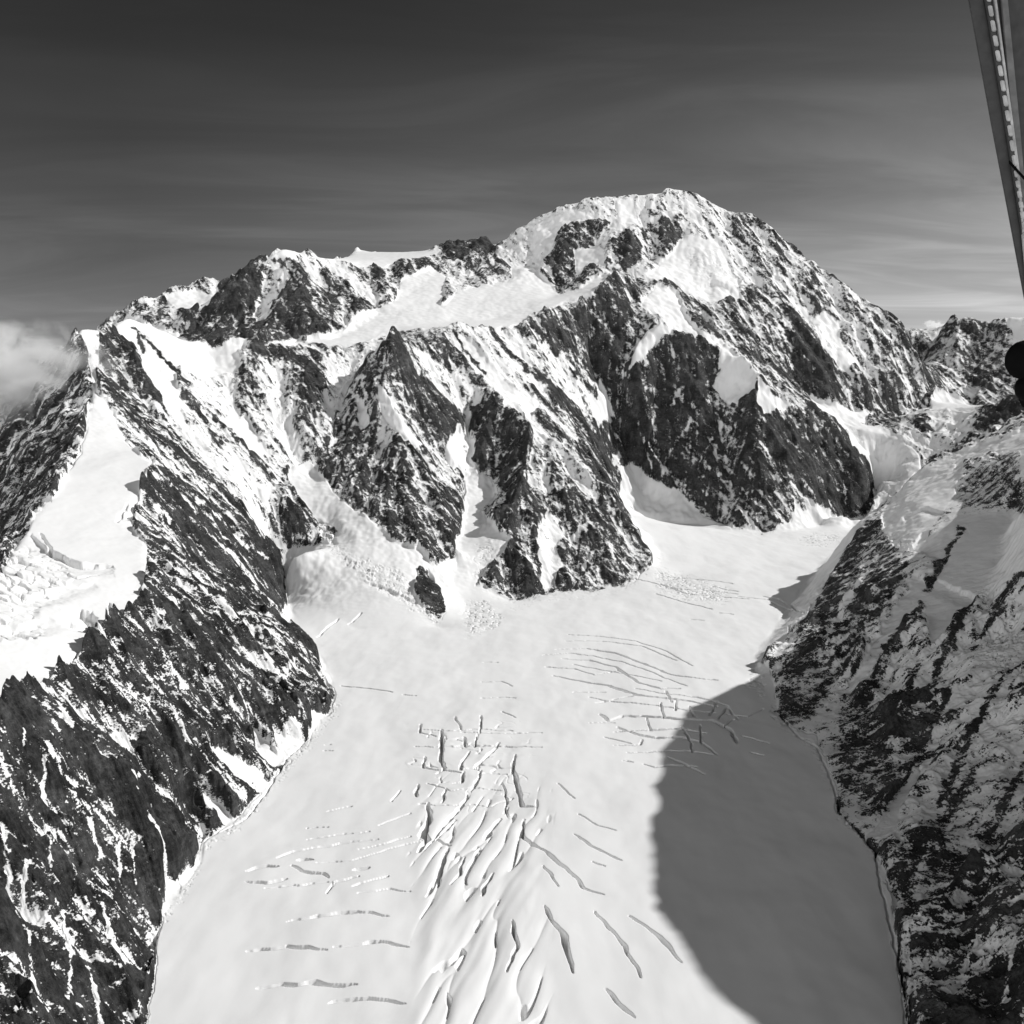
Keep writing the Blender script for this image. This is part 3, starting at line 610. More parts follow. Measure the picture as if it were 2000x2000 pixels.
Z = Z + (snowy * sstep(0.25, 0.08, slope) * (0.010 * fbm(XM / 380, YM / 520, 2, 301) + 0.0026 * fbm(XM / 110, YM / 190, 2, 305))).astype(F32)
# ------------------------------------------------------------------ crevasses and broken ice
def xy(px, py):
    """point of the surface seen at a photo pixel (km)"""
    th_ = math.atan2((px - 1000) / FPX, cp + (1000 - py) / FPX * sp)
    j = int(np.clip(np.searchsorted(tha, th_), 1, na - 1))
    col = pyv0[:, j]; hit = np.nonzero((col <= py) & vis0[:, j] & (RR[:, j] > 1.3))[0]
    i = hit[0] if len(hit) else nr - 1
    return float(X[i, j]), float(Y[i, j])
_, pyv0 = project(X, Y, Z)
el0 = Z / RR; vis0 = (el0 - np.maximum.accumulate(el0, axis=0)) > -0.0015
def local(xs, ys, m):
    return (X > min(xs) - m) & (X < max(xs) + m) & (Y > min(ys) - m) & (Y < max(ys) + m)
crev = np.zeros_like(Z)                # carved depth km
def crevasse(pts, w, dep, rough=0.35, seed=0):
    q = [xy(*p) for p in pts]
    xs = [a[0] for a in q]; ys = [a[1] for a in q]; w = w / 1000
    idx = np.nonzero(local(xs, ys, w * 3 + 0.01))
    if len(idx[0]) == 0: return
    x = X[idx]; y = Y[idx]
    wa = min(w * 0.8, 0.007); x = x + wa * pn(x * 1000 / 55, y * 1000 / 55, 70 + seed); y = y + wa * pn(x * 1000 / 45, y * 1000 / 45, 71 + seed)
    best = np.full(x.shape, 9., F32); tot = sum(math.dist(q[k], q[k + 1]) for k in range(len(q) - 1)) or 1e-6; run = 0; tt = np.zeros(x.shape, F32)
    for k in range(len(q) - 1):
        ax, ay = q[k]; bx, by = q[k + 1]; l2 = (bx - ax) ** 2 + (by - ay) ** 2 + 1e-12
        t = np.clip(((x - ax) * (bx - ax) + (y - ay) * (by - ay)) / l2, 0, 1)
        d = np.hypot(x - ax - t * (bx - ax), y - ay - t * (by - ay)); n = d < best
        tt = np.where(n, (run + t * math.sqrt(l2)) / tot, tt); best = np.where(n, d, best); run += math.sqrt(l2)
    ww = 0.98 * w * (0.30 + 0.70 * np.sqrt(np.clip(np.sin(tt * math.pi), 0, 1))) * (1 + rough * pn(x * 1000 / 60, y * 1000 / 60, 90 + seed))
    ww = np.maximum(ww, 0.0019 * np.hypot(x, y))
    c = (1 - sstep(0.40, 0.60, best / ww)) * dep * 2.1 / 1000
    crev[idx] = np.maximum(crev[idx], c)
CREV = [ # right-hand set
 ([(1060,1280),(1110,1276),(1160,1282),(1210,1292),(1270,1312),(1340,1340)],9,20),([(1110,1240),(1170,1243),(1240,1252),(1300,1272),(1350,1300)],6,14),([(1120,1298),(1180,1310),(1230,1318),(1290,1330)],8,18),
 ([(1240,1345),(1300,1356),(1360,1362),(1420,1378)],11,26),([(1150,1362),(1205,1372),(1260,1376),(1330,1386),(1395,1392)],13,28),([(1200,1430),(1260,1426),(1320,1424),(1380,1432)],14,30),
 ([(1225,1470),(1290,1468),(1340,1466),(1390,1474)],10,22),([(1180,1440),(1230,1452)],8,18),([(1300,1478),(1330,1490),(1375,1512)],12,24),([(1420,1395),(1460,1400),(1490,1385)],8,18),
 ([(1290,1372),(1296,1402)],6,22),([(1322,1366),(1318,1388)],6,22),([(1262,1400),(1270,1428)],6,22),([(1410,1420),(1432,1405)],7,20),([(1345,1440),(1352,1470)],7,22),
 ([(1440,1165),(1500,1172),(1550,1190)],6,12),([(1300,1125),(1370,1132),(1430,1140)],8,16),([(1310,1150),(1370,1152),(1440,1160)],8,16),([(1240,1130),(1290,1142),(1330,1152)],9,16),
 ([(820,1425),(880,1428),(940,1424),(1000,1428)],8,18),([(835,1530),(880,1545),(930,1540),(985,1545)],8,18),([(870,1540),(862,1570)],8,20),([(980,1530),(990,1560),(985,1590)],8,20),
 ([(700,1660),(760,1645),(800,1635)],7,14),([(520,1735),(590,1728),(650,1722)],9,18),([(600,1640),(650,1632),(720,1625)],6,12),([(700,1745),(760,1738),(800,1742)],8,16),
 ([(1060,1690),(1090,1730)],8,16),([(1130,1590),(1165,1612),(1200,1622)],6,12),([(1090,1530),(1120,1560)],5,10),
 ([(1105,1252),(1180,1253),(1250,1262),(1320,1290)],7,14),([(1085,1268),(1145,1267),(1200,1276),(1260,1298),(1310,1318),(1360,1325),(1400,1328)],15,28),
 ([(1100,1287),(1150,1290),(1200,1303),(1250,1335),(1290,1345),(1330,1345)],18,34),([(1065,1303),(1120,1307),(1160,1318),(1200,1312)],10,20),
 ([(1080,1320),(1140,1332),(1190,1340),(1240,1357),(1300,1364),(1350,1370),(1400,1380)],22,40),([(1180,1352),(1120,1352)],6,12),
 ([(1165,1373),(1200,1366),(1235,1360)],10,20),([(1170,1395),(1190,1408),(1215,1398),(1270,1400),(1330,1405),(1390,1408),(1425,1425),(1440,1450)],26,42),
 ([(1150,1412),(1200,1412)],7,15),([(1205,1420),(1240,1435),(1280,1442),(1330,1440),(1370,1450),(1400,1475)],20,36),
 ([(1200,1457),(1250,1455),(1255,1445)],12,22),([(1215,1486),(1235,1488)],10,16),([(1255,1493),(1280,1500),(1310,1495),(1360,1497)],12,24),
 ([(1385,1398),(1400,1370)],7,20),([(1355,1400),(1345,1380)],6,20),([(1330,1420),(1350,1448)],6,20),([(1366,1415),(1368,1450)],6,20),([(1400,1405),(1420,1380),(1440,1405)],7,20),
 ([(1450,1437),(1500,1452)],8,16),([(1465,1470),(1490,1475)],7,14),([(1300,1350),(1312,1372)],6,20),
 # middle set
 ([(820,1415),(820,1432),(850,1438)],9,22),([(862,1425),(862,1465),(858,1480),(868,1500),(852,1512)],18,38),
 ([(810,1458),(860,1460),(920,1456),(990,1458),(1055,1460)],14,30),([(900,1430),(960,1432),(1055,1431)],10,20),([(940,1398),(938,1420),(930,1440),(925,1460)],8,24),
 ([(888,1400),(900,1425)],6,16),([(905,1440),(910,1460)],12,28),([(830,1478),(826,1500),(850,1505),(900,1510)],11,24),
 ([(915,1468),(900,1490),(900,1505),(925,1500),(960,1470),(975,1450)],12,26),([(1000,1490),(1005,1515),(1015,1560),(1020,1575),(1045,1575)],16,30),
 ([(1000,1510),(1005,1475)],10,22),([(945,1510),(990,1513)],9,22),([(940,1505),(932,1525),(900,1575),(860,1620),(845,1640)],14,30),
 ([(905,1510),(900,1530),(885,1530)],14,30),([(835,1570),(838,1600),(825,1630),(835,1640),(815,1665)],22,40),([(845,1640),(880,1650)],12,28),
 ([(1022,1600),(1020,1635),(1040,1650),(1070,1665),(1095,1690),(1115,1705),(1140,1735),(1180,1749)],13,28),
 ([(975,1600),(945,1640)],16,26),([(875,1657),(864,1686),(850,1722),(832,1752)],13,34),([(937,1657),(919,1686),(908,1715),(911,1728)],12,30),([(908,1675),(897,1708),(879,1730)],9,24),([(815,1532),(812,1556)],12,26),
 ([(962,1708),(948,1730),(938,1752)],12,30),([(890,1600),(870,1620),(850,1640)],8,20),([(1120,1630),(1150,1650),(1190,1670),(1215,1680)],11,22),([(1155,1683),(1180,1692)],7,14),
 ([(820,1570),(860,1575),(920,1572),(960,1575),(1000,1560)],7,16),([(780,1545),(765,1565)],6,12),([(800,1590),(740,1612)],7,14),
 # small ones above
 ([(940,1332),(980,1332),(1000,1340)],6,12),([(940,1364),(985,1362),(1005,1364)],7,16),([(980,1390),(1005,1402)],6,12),([(945,1294),(970,1294)],4,8),
 ([(665,1340),(720,1345),(765,1352)],6,14),([(785,1357),(810,1359)],5,10),([(660,1210),(640,1225),(620,1245)],9,12),([(705,1198),(680,1220)],8,10),
 # lower left set
 ([(540,1675),(570,1665),(620,1655),(680,1645),(735,1640)],10,22),([(580,1680),(610,1680)],12,24),([(480,1700),(520,1692),(545,1692)],14,26),
 ([(570,1690),(590,1702),(635,1705),(642,1715)],14,30),([(620,1685),(690,1680),(740,1665),(790,1650),(840,1640)],6,14),([(480,1723),(520,1725),(560,1718)],15,26),
 ([(640,1745),(650,1725),(700,1712)],10,20),([(685,1730),(720,1722),(755,1712)],12,24),([(600,1618),(640,1616)],5,10),([(640,1585),(685,1575)],4,8),([(635,1455),(645,1455)],5,8),([(632,1466),(648,1466)],5,8),
 ([(690,1700),(720,1695)],12,18),([(560,1800),(620,1790),(700,1780),(760,1790)],12,24),([(480,1860),(560,1850),(640,1855)],13,24),([(650,1850),(740,1840),(800,1850)],11,20),
 ([(500,1930),(600,1920),(700,1925)],14,26),([(1230,1790),(1290,1830),(1330,1880)],12,22),([(1160,1780),(1220,1850),(1250,1910)],12,22),([(1060,1770),(1100,1830),(1120,1900)],14,26),
 ([(1000,1800),(1010,1850),(990,1900)],12,26),([(1180,1930),(1240,1990)],12,20),([(640,1960),(720,1950),(790,1960)],12,22),
 # by the spurs and in the far bay
 ([(1290,1140),(1340,1160),(1400,1165),(1460,1170)],9,18),([(1280,1160),(1330,1175),(1390,1190)],10,20),([(1390,1145),(1440,1155)],7,14),([(1405,1197),(1430,1200)],10,18),
 ([(1350,1210),(1372,1212)],9,16),([(1490,1165),(1520,1170),(1535,1180)],8,14),([(1545,1180),(1570,1198)],6,12),([(1500,1262),(1510,1264)],12,16),([(1540,1222),(1542,1235)],4,10),
 # bergschrunds
 ([(1522,1398),(1560,1440),(1595,1460),(1625,1530),(1638,1588),(1672,1620),(1708,1662),(1712,1700),(1723,1748),(1760,1900),(1780,2000)],7,12),
 ([(600,1440),(560,1480),(528,1535),(480,1600),(430,1625)],7,10),
 # left snow shoulder cliffs
 ([(78,1042),(100,1075),(130,1090),(160,1100),(190,1102),(215,1105)],16,26),([(125,1187),(160,1192),(205,1208)],22,36),([(130,1215),(165,1222),(190,1212)],14,22),([(215,1180),(210,1200)],9,18),
 ([(120,1120),(150,1130),(190,1120)],11,16),([(95,1310),(120,1290),(150,1278)],9,14),([(228,1020),(250,985)],10,14),
]
def cliff(pts, drop, fade, seed=0):
    q = [xy(*p) for p in pts]; drop /= 1000; fade /= 1000
    idx = np.nonzero(local([a[0] for a in q], [a[1] for a in q], fade) & (tsoft < 0.35))
    if len(idx[0]) == 0: return
    x = X[idx] + 0.010 * pn(XM[idx] / 40, YM[idx] / 40, seed) + 0.004 * pn(XM[idx] / 14, YM[idx] / 14, seed + 3); y = Y[idx] + 0.012 * pn(XM[idx] / 50, YM[idx] / 30, seed + 5)
    best = np.full(x.shape, 9., F32); sg = np.zeros(x.shape, F32); en = np.zeros(x.shape, F32); n_ = len(q) - 1
    for k in range(n_):
        ax, ay = q[k]; bx, by = q[k + 1]; l2 = (bx - ax) ** 2 + (by - ay) ** 2 + 1e-12
        t = np.clip(((x - ax) * (bx - ax) + (y - ay) * (by - ay)) / l2, 0, 1)
        d = np.hypot(x - ax - t * (bx - ax), y - ay - t * (by - ay)); n = d < best
        c = ((bx - ax) * (y - ay) - (by - ay) * (x - ax)); cc_ = ((bx - ax) * (0 - ay) - (by - ay) * (0 - ax))
        sg = np.where(n, np.sign(c) * np.sign(cc_), sg); en = np.where(n, (k + t) / n_, en); best = np.where(n, d, best)
    along = np.sqrt(np.clip(np.sin(en * math.pi), 0, 1))
    crev[idx] = np.maximum(crev[idx], np.where(sg > 0, sstep(0.0, 0.006, best) * (1 - sstep(0.15, 1.0, best / fade)) * drop * along, 0))
for k, a in enumerate([([(60,1040),(95,1072),(130,1088),(165,1100),(220,1106)],34,170),([(118,1185),(150,1190),(180,1194),(212,1206)],38,110),([(125,1212),(160,1222),(195,1212)],24,80),
 ([(0,1150),(50,1165),(100,1150),(140,1128)],26,130),([(-40,1230),(30,1222),(90,1205)],22,120),([(225,1010),(245,1000),(258,975)],26,90),([(90,1312),(118,1288),(150,1276)],24,80),([(100,1128),(135,1140),(180,1138)],18,90),
 ([(1690,1030),(1725,1050),(1755,1085),(1785,1062),(1800,1040)],42,150),([(1830,1130),(1900,1160),(1960,1150)],30,150),([(1880,930),(1940,925),(1990,905)],26,160),([(1760,1010),(1810,990),(1850,1000)],20,150),
 ([(650,690),(690,686),(730,690)],70,300),([(620,1020),(645,1040),(662,1062)],22,80),([(1360,560),(1390,548),(1430,565)],60,260),([(1230,850),(1290,880),(1330,905)],0,50),
 ([(700,1130),(760,1150),(820,1180)],14,90),([(1400,745),(1440,735),(1470,745)],50,200)]):
    if a[1]: cliff(*a, seed=k)
for k, (pts, w, dep) in enumerate(CREV): crevasse(pts, w, dep, seed=k % 13)
# fields of many small crevasses / seracs: (outline, cell m, stretch direction px, height m)
FIELDS = [
 ([(40,1045),(130,1085),(150,1130),(80,1180),(90,1240),(0,1260),(-60,1200),(-60,1110)], 72, 26),
 ([(640,1045),(700,1085),(790,1110),(830,1160),(870,1210),(850,1225),(780,1180),(700,1130),(650,1090)], 30, 12),
 ([(905,1165),(960,1170),(990,1210),(940,1245),(910,1250),(895,1200)], 44, 12, 1.2, 0.3),
 ([(1270,1100),(1350,1120),(1440,1150),(1420,1185),(1340,1180),(1280,1160)], 48, 13, 2.6, 0.3),
 ([(1560,1040),(1640,1035),(1660,1060),(1600,1075),(1555,1060)], 55, 14, 2.2, 0.3),
 ([(1700,930),(1745,930),(1750,965),(1715,985),(1700,970)], 55, 20),
 ([(1640,825),(1740,845),(1800,895),(1760,950),(1700,940),(1680,880)], 75, 16, 2.6, 0.25),
 ([(640,1030),(665,1060),(655,1085),(630,1070)], 24, 16),
 ([(950,1050),(975,1060),(955,1120),(925,1150),(920,1090)], 34, 14),
 ([(930,1060),(960,1060),(950,1110),(930,1110)], 30, 12),
 ([(1900,1150),(2000,1120),(2050,1300),(1960,1330),(1880,1230)], 40, 16),
 ([(1830,900),(1960,850),(2000,960),(1900,960)], 55, 10),
 ([(1715,1030),(1770,1040),(1800,1060),(1770,1090),(1730,1070)], 34, 16),
 ([(1335,470),(1400,480),(1440,530),(1400,560),(1340,540)], 90, 12),
 ([(640,678),(740,672),(720,700),(640,720)], 50, 12),
 ([(1395,715),(1460,720),(1470,760),(1420,770)], 60, 18),
 ([(1590,640),(1620,640),(1650,700),(1620,710)], 70, 20),
 ([(640,1350),(670,1370),(660,1400),(630,1410)], 20, 10),
 ([(790,1405),(930,1395),(1030,1410),(1050,1480),(1035,1560),(960,1590),(860,1600),(800,1560)], 74, 9, 0.8, 0.1),
 ([(640,1345),(662,1352),(655,1400),(618,1450),(580,1492),(536,1545),(468,1620),(400,1668),(396,1650),(455,1608),(528,1532),(566,1476),(602,1440),(634,1400)], 17, 7),
 ([(385,1655),(400,1668),(398,1700),(370,1745),(320,1800),(310,1780),(355,1730),(384,1690)], 15, 6),
 ([(1500,1372),(1515,1366),(1540,1408),(1600,1448),(1640,1530),(1655,1590),(1715,1660),(1735,1750),(1722,1756),(1700,1670),(1632,1600),(1612,1530),(1580,1465),(1518,1420)], 16, 6),
 ([(945,1142),(1000,1184),(1060,1166),(1150,1160),(1215,1150),(1270,1118),(1276,1126),(1218,1160),(1150,1170),(1060,1177),(1000,1196),(938,1150)], 24, 8),
 ([(1475,1300),(1500,1320),(1490,1370),(1450,1340)], 26, 12),
]
# long humps of the broken middle stream, running down the valley
pxs, pys = project(X, Y, Z)
hm = sstep(1500, 1640, pys) * sstep(800, 850, pxs + 20 * FB(YM / 200, YM / 300, 4)) * (1 - sstep(1020, 1080, pxs + 25 * FB(YM / 180, YM / 250, 6)))
xr = (XM - 0.27 * YM + 14 * pn(XM / 130, YM / 260, 12)); hn = np.abs(pn(xr / 88, YM / 760, 14) + 0.12 * pn(xr / 30, YM / 160, 16)); hump = np.sqrt(hn + 0.01) * 1.5 - 0.6
Z = Z + (hm * (0.010 * hump - 0.026 * (1 - sstep(0.02, 0.06, hn)) * sstep(0.0, 0.15, pn(XM / 60, YM / 120, 24)))).astype(F32)
jit = 10 * fbm(XM / 90, YM / 90, 2, 77)
serac = np.zeros_like(Z)
for k, fld in enumerate(FIELDS):
    poly, cell, hgt = fld[:3]; asp, flat_ = (fld[3], fld[4]) if len(fld) > 3 else (1.5, 1.0)
    ii = np.nonzero(vis0 & inpoly(pxs + jit, pys + jit * 0.6, poly))
    if len(ii[0]) == 0: continue
    x = XM[ii] / cell; y = YM[ii] / cell * asp
    x = x + 0.3 * pn(x * 2, y * 2, 5); d1, d2, v = worley(x, y)
    crack = 1 - sstep(0.04, 0.16, d2 - d1)
    qx = (pxs + jit)[ii]; qy = (pys + jit * 0.6)[ii]
    def sdist(a, b):
        t = np.clip(((qx - a[0]) * (b[0] - a[0]) + (qy - a[1]) * (b[1] - a[1])) / ((b[0] - a[0]) ** 2 + (b[1] - a[1]) ** 2), 0, 1)
        return np.hypot(qx - a[0] - t * (b[0] - a[0]), qy - a[1] - t * (b[1] - a[1]))
    dist = np.minimum.reduce([sdist(a, b) for a, b in zip(poly, poly[1:] + poly[:1])])
    wd = 14 if len(fld) == 3 else (60 if cell == 74 else 16)
    e = sstep(0, wd, dist + wd * (0.5 if wd < 20 else 0.9) * pn(x * 0.5, y * 0.5, 12))
    part = sstep(-0.25, 0.25, pn(x * 0.35, y * 0.35, 8 + k))
    if wd > 20: part = part * sstep(-0.15, 0.2, pn(x * 0.55, y * 0.7, 33))
    dz = ((v - 0.45) * hgt * 1.1 * flat_ - crack * hgt * 1.2) * ((0.25 if wd < 20 else 0.0) + 0.75 * part) + hgt * 0.5 * pn(x * 0.6, y * 0.6, 6)
    serac[ii] = (dz * e / 1000).astype(F32)
Z = Z + serac - crev
print('ice', round(time.time() - T0, 1))

# small cornices etc. come from the relief itself; rock share for the shader
conc = -EN * 0.13
snow_noise = 0.27 * fbm(XM / 110 + 0.5 * Z * 8, YM / 110 + Z * 5, 4, 21, 0.65)
# wind and slide streaks that follow the fall line, blended over eight directions
fa = np.arctan2(gy, gx); sd_ = np.zeros_like(Z); sw = np.zeros_like(Z)
for k in range(8):
    a0 = k * math.pi / 8
    w = np.clip(np.cos(fa - a0) ** 2 - 0.72, 0, 1) * 3.5
    ii = np.nonzero((w > 0.02) & (tra > 0.04))
    al = XM[ii] * math.cos(a0) + YM[ii] * math.sin(a0); ac = -XM[ii] * math.sin(a0) + YM[ii] * math.cos(a0)
    n = pn(ac / 46, al / 330, 200 + k) + 0.75 * pn(ac / 21, al / 150, 220 + k) * sstep(13, 7, RRf[ii]) + 0.5 * pn(ac / 10, al / 80, 240 + k) * sstep(6, 3, RRf[ii])
    ww = w[ii].astype(F32); sd_[ii] += n * ww; sw[ii] += ww
farw = sstep(8.5, 10.0, RRf)
snow_noise = snow_noise + (0.17 - 0.08 * farw) * sd_ / np.maximum(sw, 0.3)
# dipping beds of the high massif
bx_ = XM * 0.78 + Z * 1000 * 0.62; bz_ = XM * 0.62 - Z * 1000 * 0.78 + 0.2 * YM
snow_noise = snow_noise + 0.24 * farw * (pn(bz_ / 300, bx_ / 85 + 0.4 * pn(XM / 200, Z * 5, 71), 91) + 0.6 * pn(bz_ / 120, bx_ / 36, 92))
rockv = tra + (EN * (0.13 + 0.06 * sstep(9.5, 7.5, RRf)) + snow_noise) * sstep(0.03, 0.3, tra)
rockv = np.clip(rockv, 0, 1.3).astype(F32)
ang = np.arctan2
print('rock', round(time.time() - T0, 1))

# ------------------------------------------------------------------ materials
def new_mat(name):
    m = bpy.data.materials.new(name); m.use_nodes = True
    t = m.node_tree
    return m, t, t.nodes['Principled BSDF']
def terrain_material():
    m, t, b = new_mat('snow_and_rock')
    at = nd(t, 'ShaderNodeAttribute', attribute_name='rock')
    geo = nd(t, 'ShaderNodeNewGeometry')
    def noise(scale, detail=5, rough=0.6, mul=(1, 1, 1), dist=0.0):
        mpn = nd(t, 'ShaderNodeMapping'); lk(t, geo.outputs['Position'], mpn.inputs[0]); mpn.inputs['Scale'].default_value = mul
        n = nd(t, 'ShaderNodeTexNoise'); lk(t, mpn.outputs[0], n.inputs['Vector'])
        n.inputs['Scale'].default_value = scale; n.inputs['Detail'].default_value = detail; n.inputs['Roughness'].default_value = rough; n.inputs['Distortion'].default_value = dist
        return n.outputs[0]
    nA = noise(1 / 46, 8, 0.74, (1, 1, 0.95))
    nB = noise(1 / 9.0, 5, 0.65, (1, 1, 1.6))
    # snow sticks to gentler facets, rock shows on steep ones
    sepn = nd(t, 'ShaderNodeSeparateXYZ'); lk(t, geo.outputs['Normal'], sepn.inputs[0])
    nz = sepn.outputs[2]
    steep = mathn(t, 'MULTIPLY', mathn(t, 'SUBTRACT', 0.62, nz), 0.42)
    s = mathn(t, 'ADD', at.outputs['Fac'], mathn(t, 'MULTIPLY', mathn(t, 'SUBTRACT', nA, 0.5), 1.5))
    s = mathn(t, 'ADD', s, mathn(t, 'MULTIPLY', mathn(t, 'SUBTRACT', nB, 0.5), 1.1))
    gate = mathn(t, 'MULTIPLY', at.outputs['Fac'], 5.0, clamp=True)
    s = mathn(t, 'ADD', s, steep)
    s = mathn(t, 'SUBTRACT', s, mathn(t, 'MULTIPLY', mathn(t, 'SUBTRACT', 1.0, gate), 1.2))
    msk = ramp(t, s, [(0.47, 0.0), (0.545, 1.0)])
    # rock tone
    rA = noise(1 / 140, 6, 0.6, (1, 1, 1.0)); rB = noise(1 / 14, 6, 0.7, (1, 1, 0.45)); rC = noise(1 / 60, 4, 0.6, (1, 1, 5))
    tone = mathn(t, 'ADD', mathn(t, 'MULTIPLY', rA, 0.45), mathn(t, 'ADD', mathn(t, 'MULTIPLY', rB, 0.35), mathn(t, 'MULTIPLY', rC, 0.2)))
    rock = ramp(t, tone, [(0.36, 0.014), (0.47, 0.034), (0.56, 0.085), (0.68, 0.20)])
    sn = noise(1 / 170, 6, 0.6, (1, 0.22, 1), 0.6)
    snow = ramp(t, sn, [(0.28, 0.78), (0.45, 0.85), (0.7, 0.89)])
    mx = nd(t, 'ShaderNodeMix', data_type='RGBA'); lk(t, msk, mx.inputs[0]); lk(t, snow, mx.inputs[6]); lk(t, rock, mx.inputs[7])
    lk(t, mx.outputs[2], b.inputs['Base Color'])
    rg = mathn(t, 'ADD', 0.62, mathn(t, 'MULTIPLY', msk, 0.28)); lk(t, rg, b.inputs['Roughness'])
    b.inputs['Specular IOR Level'].default_value = 0.2
    # bump: crags on rock, wind crust on snow
    bh = mathn(t, 'ADD', mathn(t, 'MULTIPLY', nA, 20.0), mathn(t, 'MULTIPLY', rB, 9.0))
    bh = mathn(t, 'ADD', bh, mathn(t, 'MULTIPLY', nB, 3.5))
    bh = mathn(t, 'MULTIPLY', bh, mathn(t, 'ADD', mathn(t, 'MULTIPLY', msk, 1.0), mathn(t, 'MULTIPLY', gate, 0.12)))
    sb = noise(1 / 16, 5, 0.55, (1, 0.35, 1)); sc_ = noise(1 / 90, 3, 0.5)
    bh = mathn(t, 'ADD', bh, mathn(t, 'MULTIPLY', sb, 0.12)); bh = mathn(t, 'ADD', bh, mathn(t, 'MULTIPLY', sc_, 0.9))
    bh = mathn(t, 'SUBTRACT', bh, mathn(t, 'MULTIPLY', mathn(t, 'SUBTRACT', 1.0, msk), mathn(t, 'MULTIPLY', gate, -2.0)))
    bp = nd(t, 'ShaderNodeBump'); bp.inputs['Strength'].default_value = 1.0; bp.inputs['Distance'].default_value = 1.0
    lk(t, bh, bp.inputs['Height']); lk(t, bp.outputs[0], b.inputs['Normal'])
    return m
MT = terrain_material()

# ------------------------------------------------------------------ cut the sheet into the landforms
VX = (X * 1000).astype(F32); VY = (Y * 1000).astype(F32); VZ = (Z * 1000 + CAM_Z).astype(F32)
cxm = X[:-1, :-1]; cym = Y[:-1, :-1]
def wpoly(pts): return [(p[0], p[1]) for p in pts]
gl = wpoly([P(600,933,7.9), P(647,962,7.6), P(720,1009,7.25), P(756,1042,7.05), P(817,1071,6.95), P(850,1100,6.9), P(890,1080,7.25), P(905,1000,7.9), P(930,980,8.2), P(965,960,8.4), P(955,1050,7.45), P(944,1136,6.95), P(1002,1176,6.8), P(1053,1158,6.95), P(1151,1151,7.05), P(1216,1143,7.15), P(1272,1107,7.55), P(1290,1090,8.0), P(1225,1000,9.9), P(1216,908,10.95), P(1317,952,10.6), P(1414,1022,9.95), P(1489,1040,9.7), P(1542,1018,9.85), P(1634,1009,10.0), P(1700,1003,10.1), P(1709,939,10.7), P(1650,850,11.4), P(1600,790,11.9), P(1740,835,11.6), P(1800,890,10.8), (4.6, 8.6, 0), (4.2, 7.6, 0)]) + \
     [(3.0, 7.2), (2.0, 5.9)] + glB + [(1.2, 1.0), (-0.9, 1.0)] + glA[::-1] + wpoly([P(551,1085,6.6), P(594,1075,6.7), P(660,1067,6.95), P(630,1035,7.2), P(583,1002,7.35), P(558,944,7.7), P(572,908,7.9)])
isg = inpoly(cxm, cym, gl)
right_ridge = (~isg) & (cxm > 0.5) & (cym < 8.4) & (cxm > -0.2 + 0.0 * cym) & (np.hypot(cxm - 0.9, cym - 7.6) > 1.2)
left_poly = wpoly([P(-900,600,9.5), P(120,640,9.6), P(205,645,8.4), P(250,616,8.7), P(409,672,9.35), P(547,656,9.7), P(640,680,9.85), P(699,690,9.7), P(690,735,9.35), P(650,830,8.6), P(616,890,8.05), P(590,935,7.85)]) + [(-0.2, 4.5), (-0.6, 0.8), (-9, 0.8)]
left_ridge = (~isg) & inpoly(cxm, cym, left_poly) & ~right_ridge
spurAB = wpoly([P(616,890,8.05), P(650,830,8.6), P(690,735,9.35), P(699,690,9.7), P(763,654,9.6), P(879,642,10.25), P(960,640,10.65), P(1010,700,10.25), P(1080,780,10.05), P(1140,860,9.85), P(1215,1000,9.6), P(1300,1080,8.2)]) + [(1.3, 6.4), (-1.8, 6.4)]
central = (~isg) & inpoly(cxm, cym, spurAB) & ~right_ridge & ~left_ridge
farB = wpoly([P(200,680,9.9), P(480,672,9.9), P(590,668,9.95), P(665,646,10.3), P(757,590,11.4), P(652,505,12.7), P(600,500,14), P(100,500,17), P(-900,500,20), P(-900,600,9.5)])
west = (~isg) & inpoly(cxm, cym, farB) & ~left_ridge & ~central
spurCp = wpoly([P(1216,908,10.95), P(1190,800,11.1), P(1240,640,12.0), P(1337,661,11.7), P(1500,720,11.7), P(1590,780,11.85), P(1720,945,10.65), P(1720,1000,10.1)]) + [(2.0, 9.2), (1.2, 9.8)]
spc = (~isg) & inpoly(cxm, cym, spurCp) & ~central & ~right_ridge
fr_ = (~isg) & ~right_ridge & ((cxm / cym > (1778 - 1000) / FPX) & (cym < 30) | ((cxm / cym > (1740 - 1000) / FPX) & (cym > 13.8)) | ((cxm > 4.4) & (cym > 8))) & ~spc
main = ~(isg | right_ridge | left_ridge | central | west | spc | fr_)
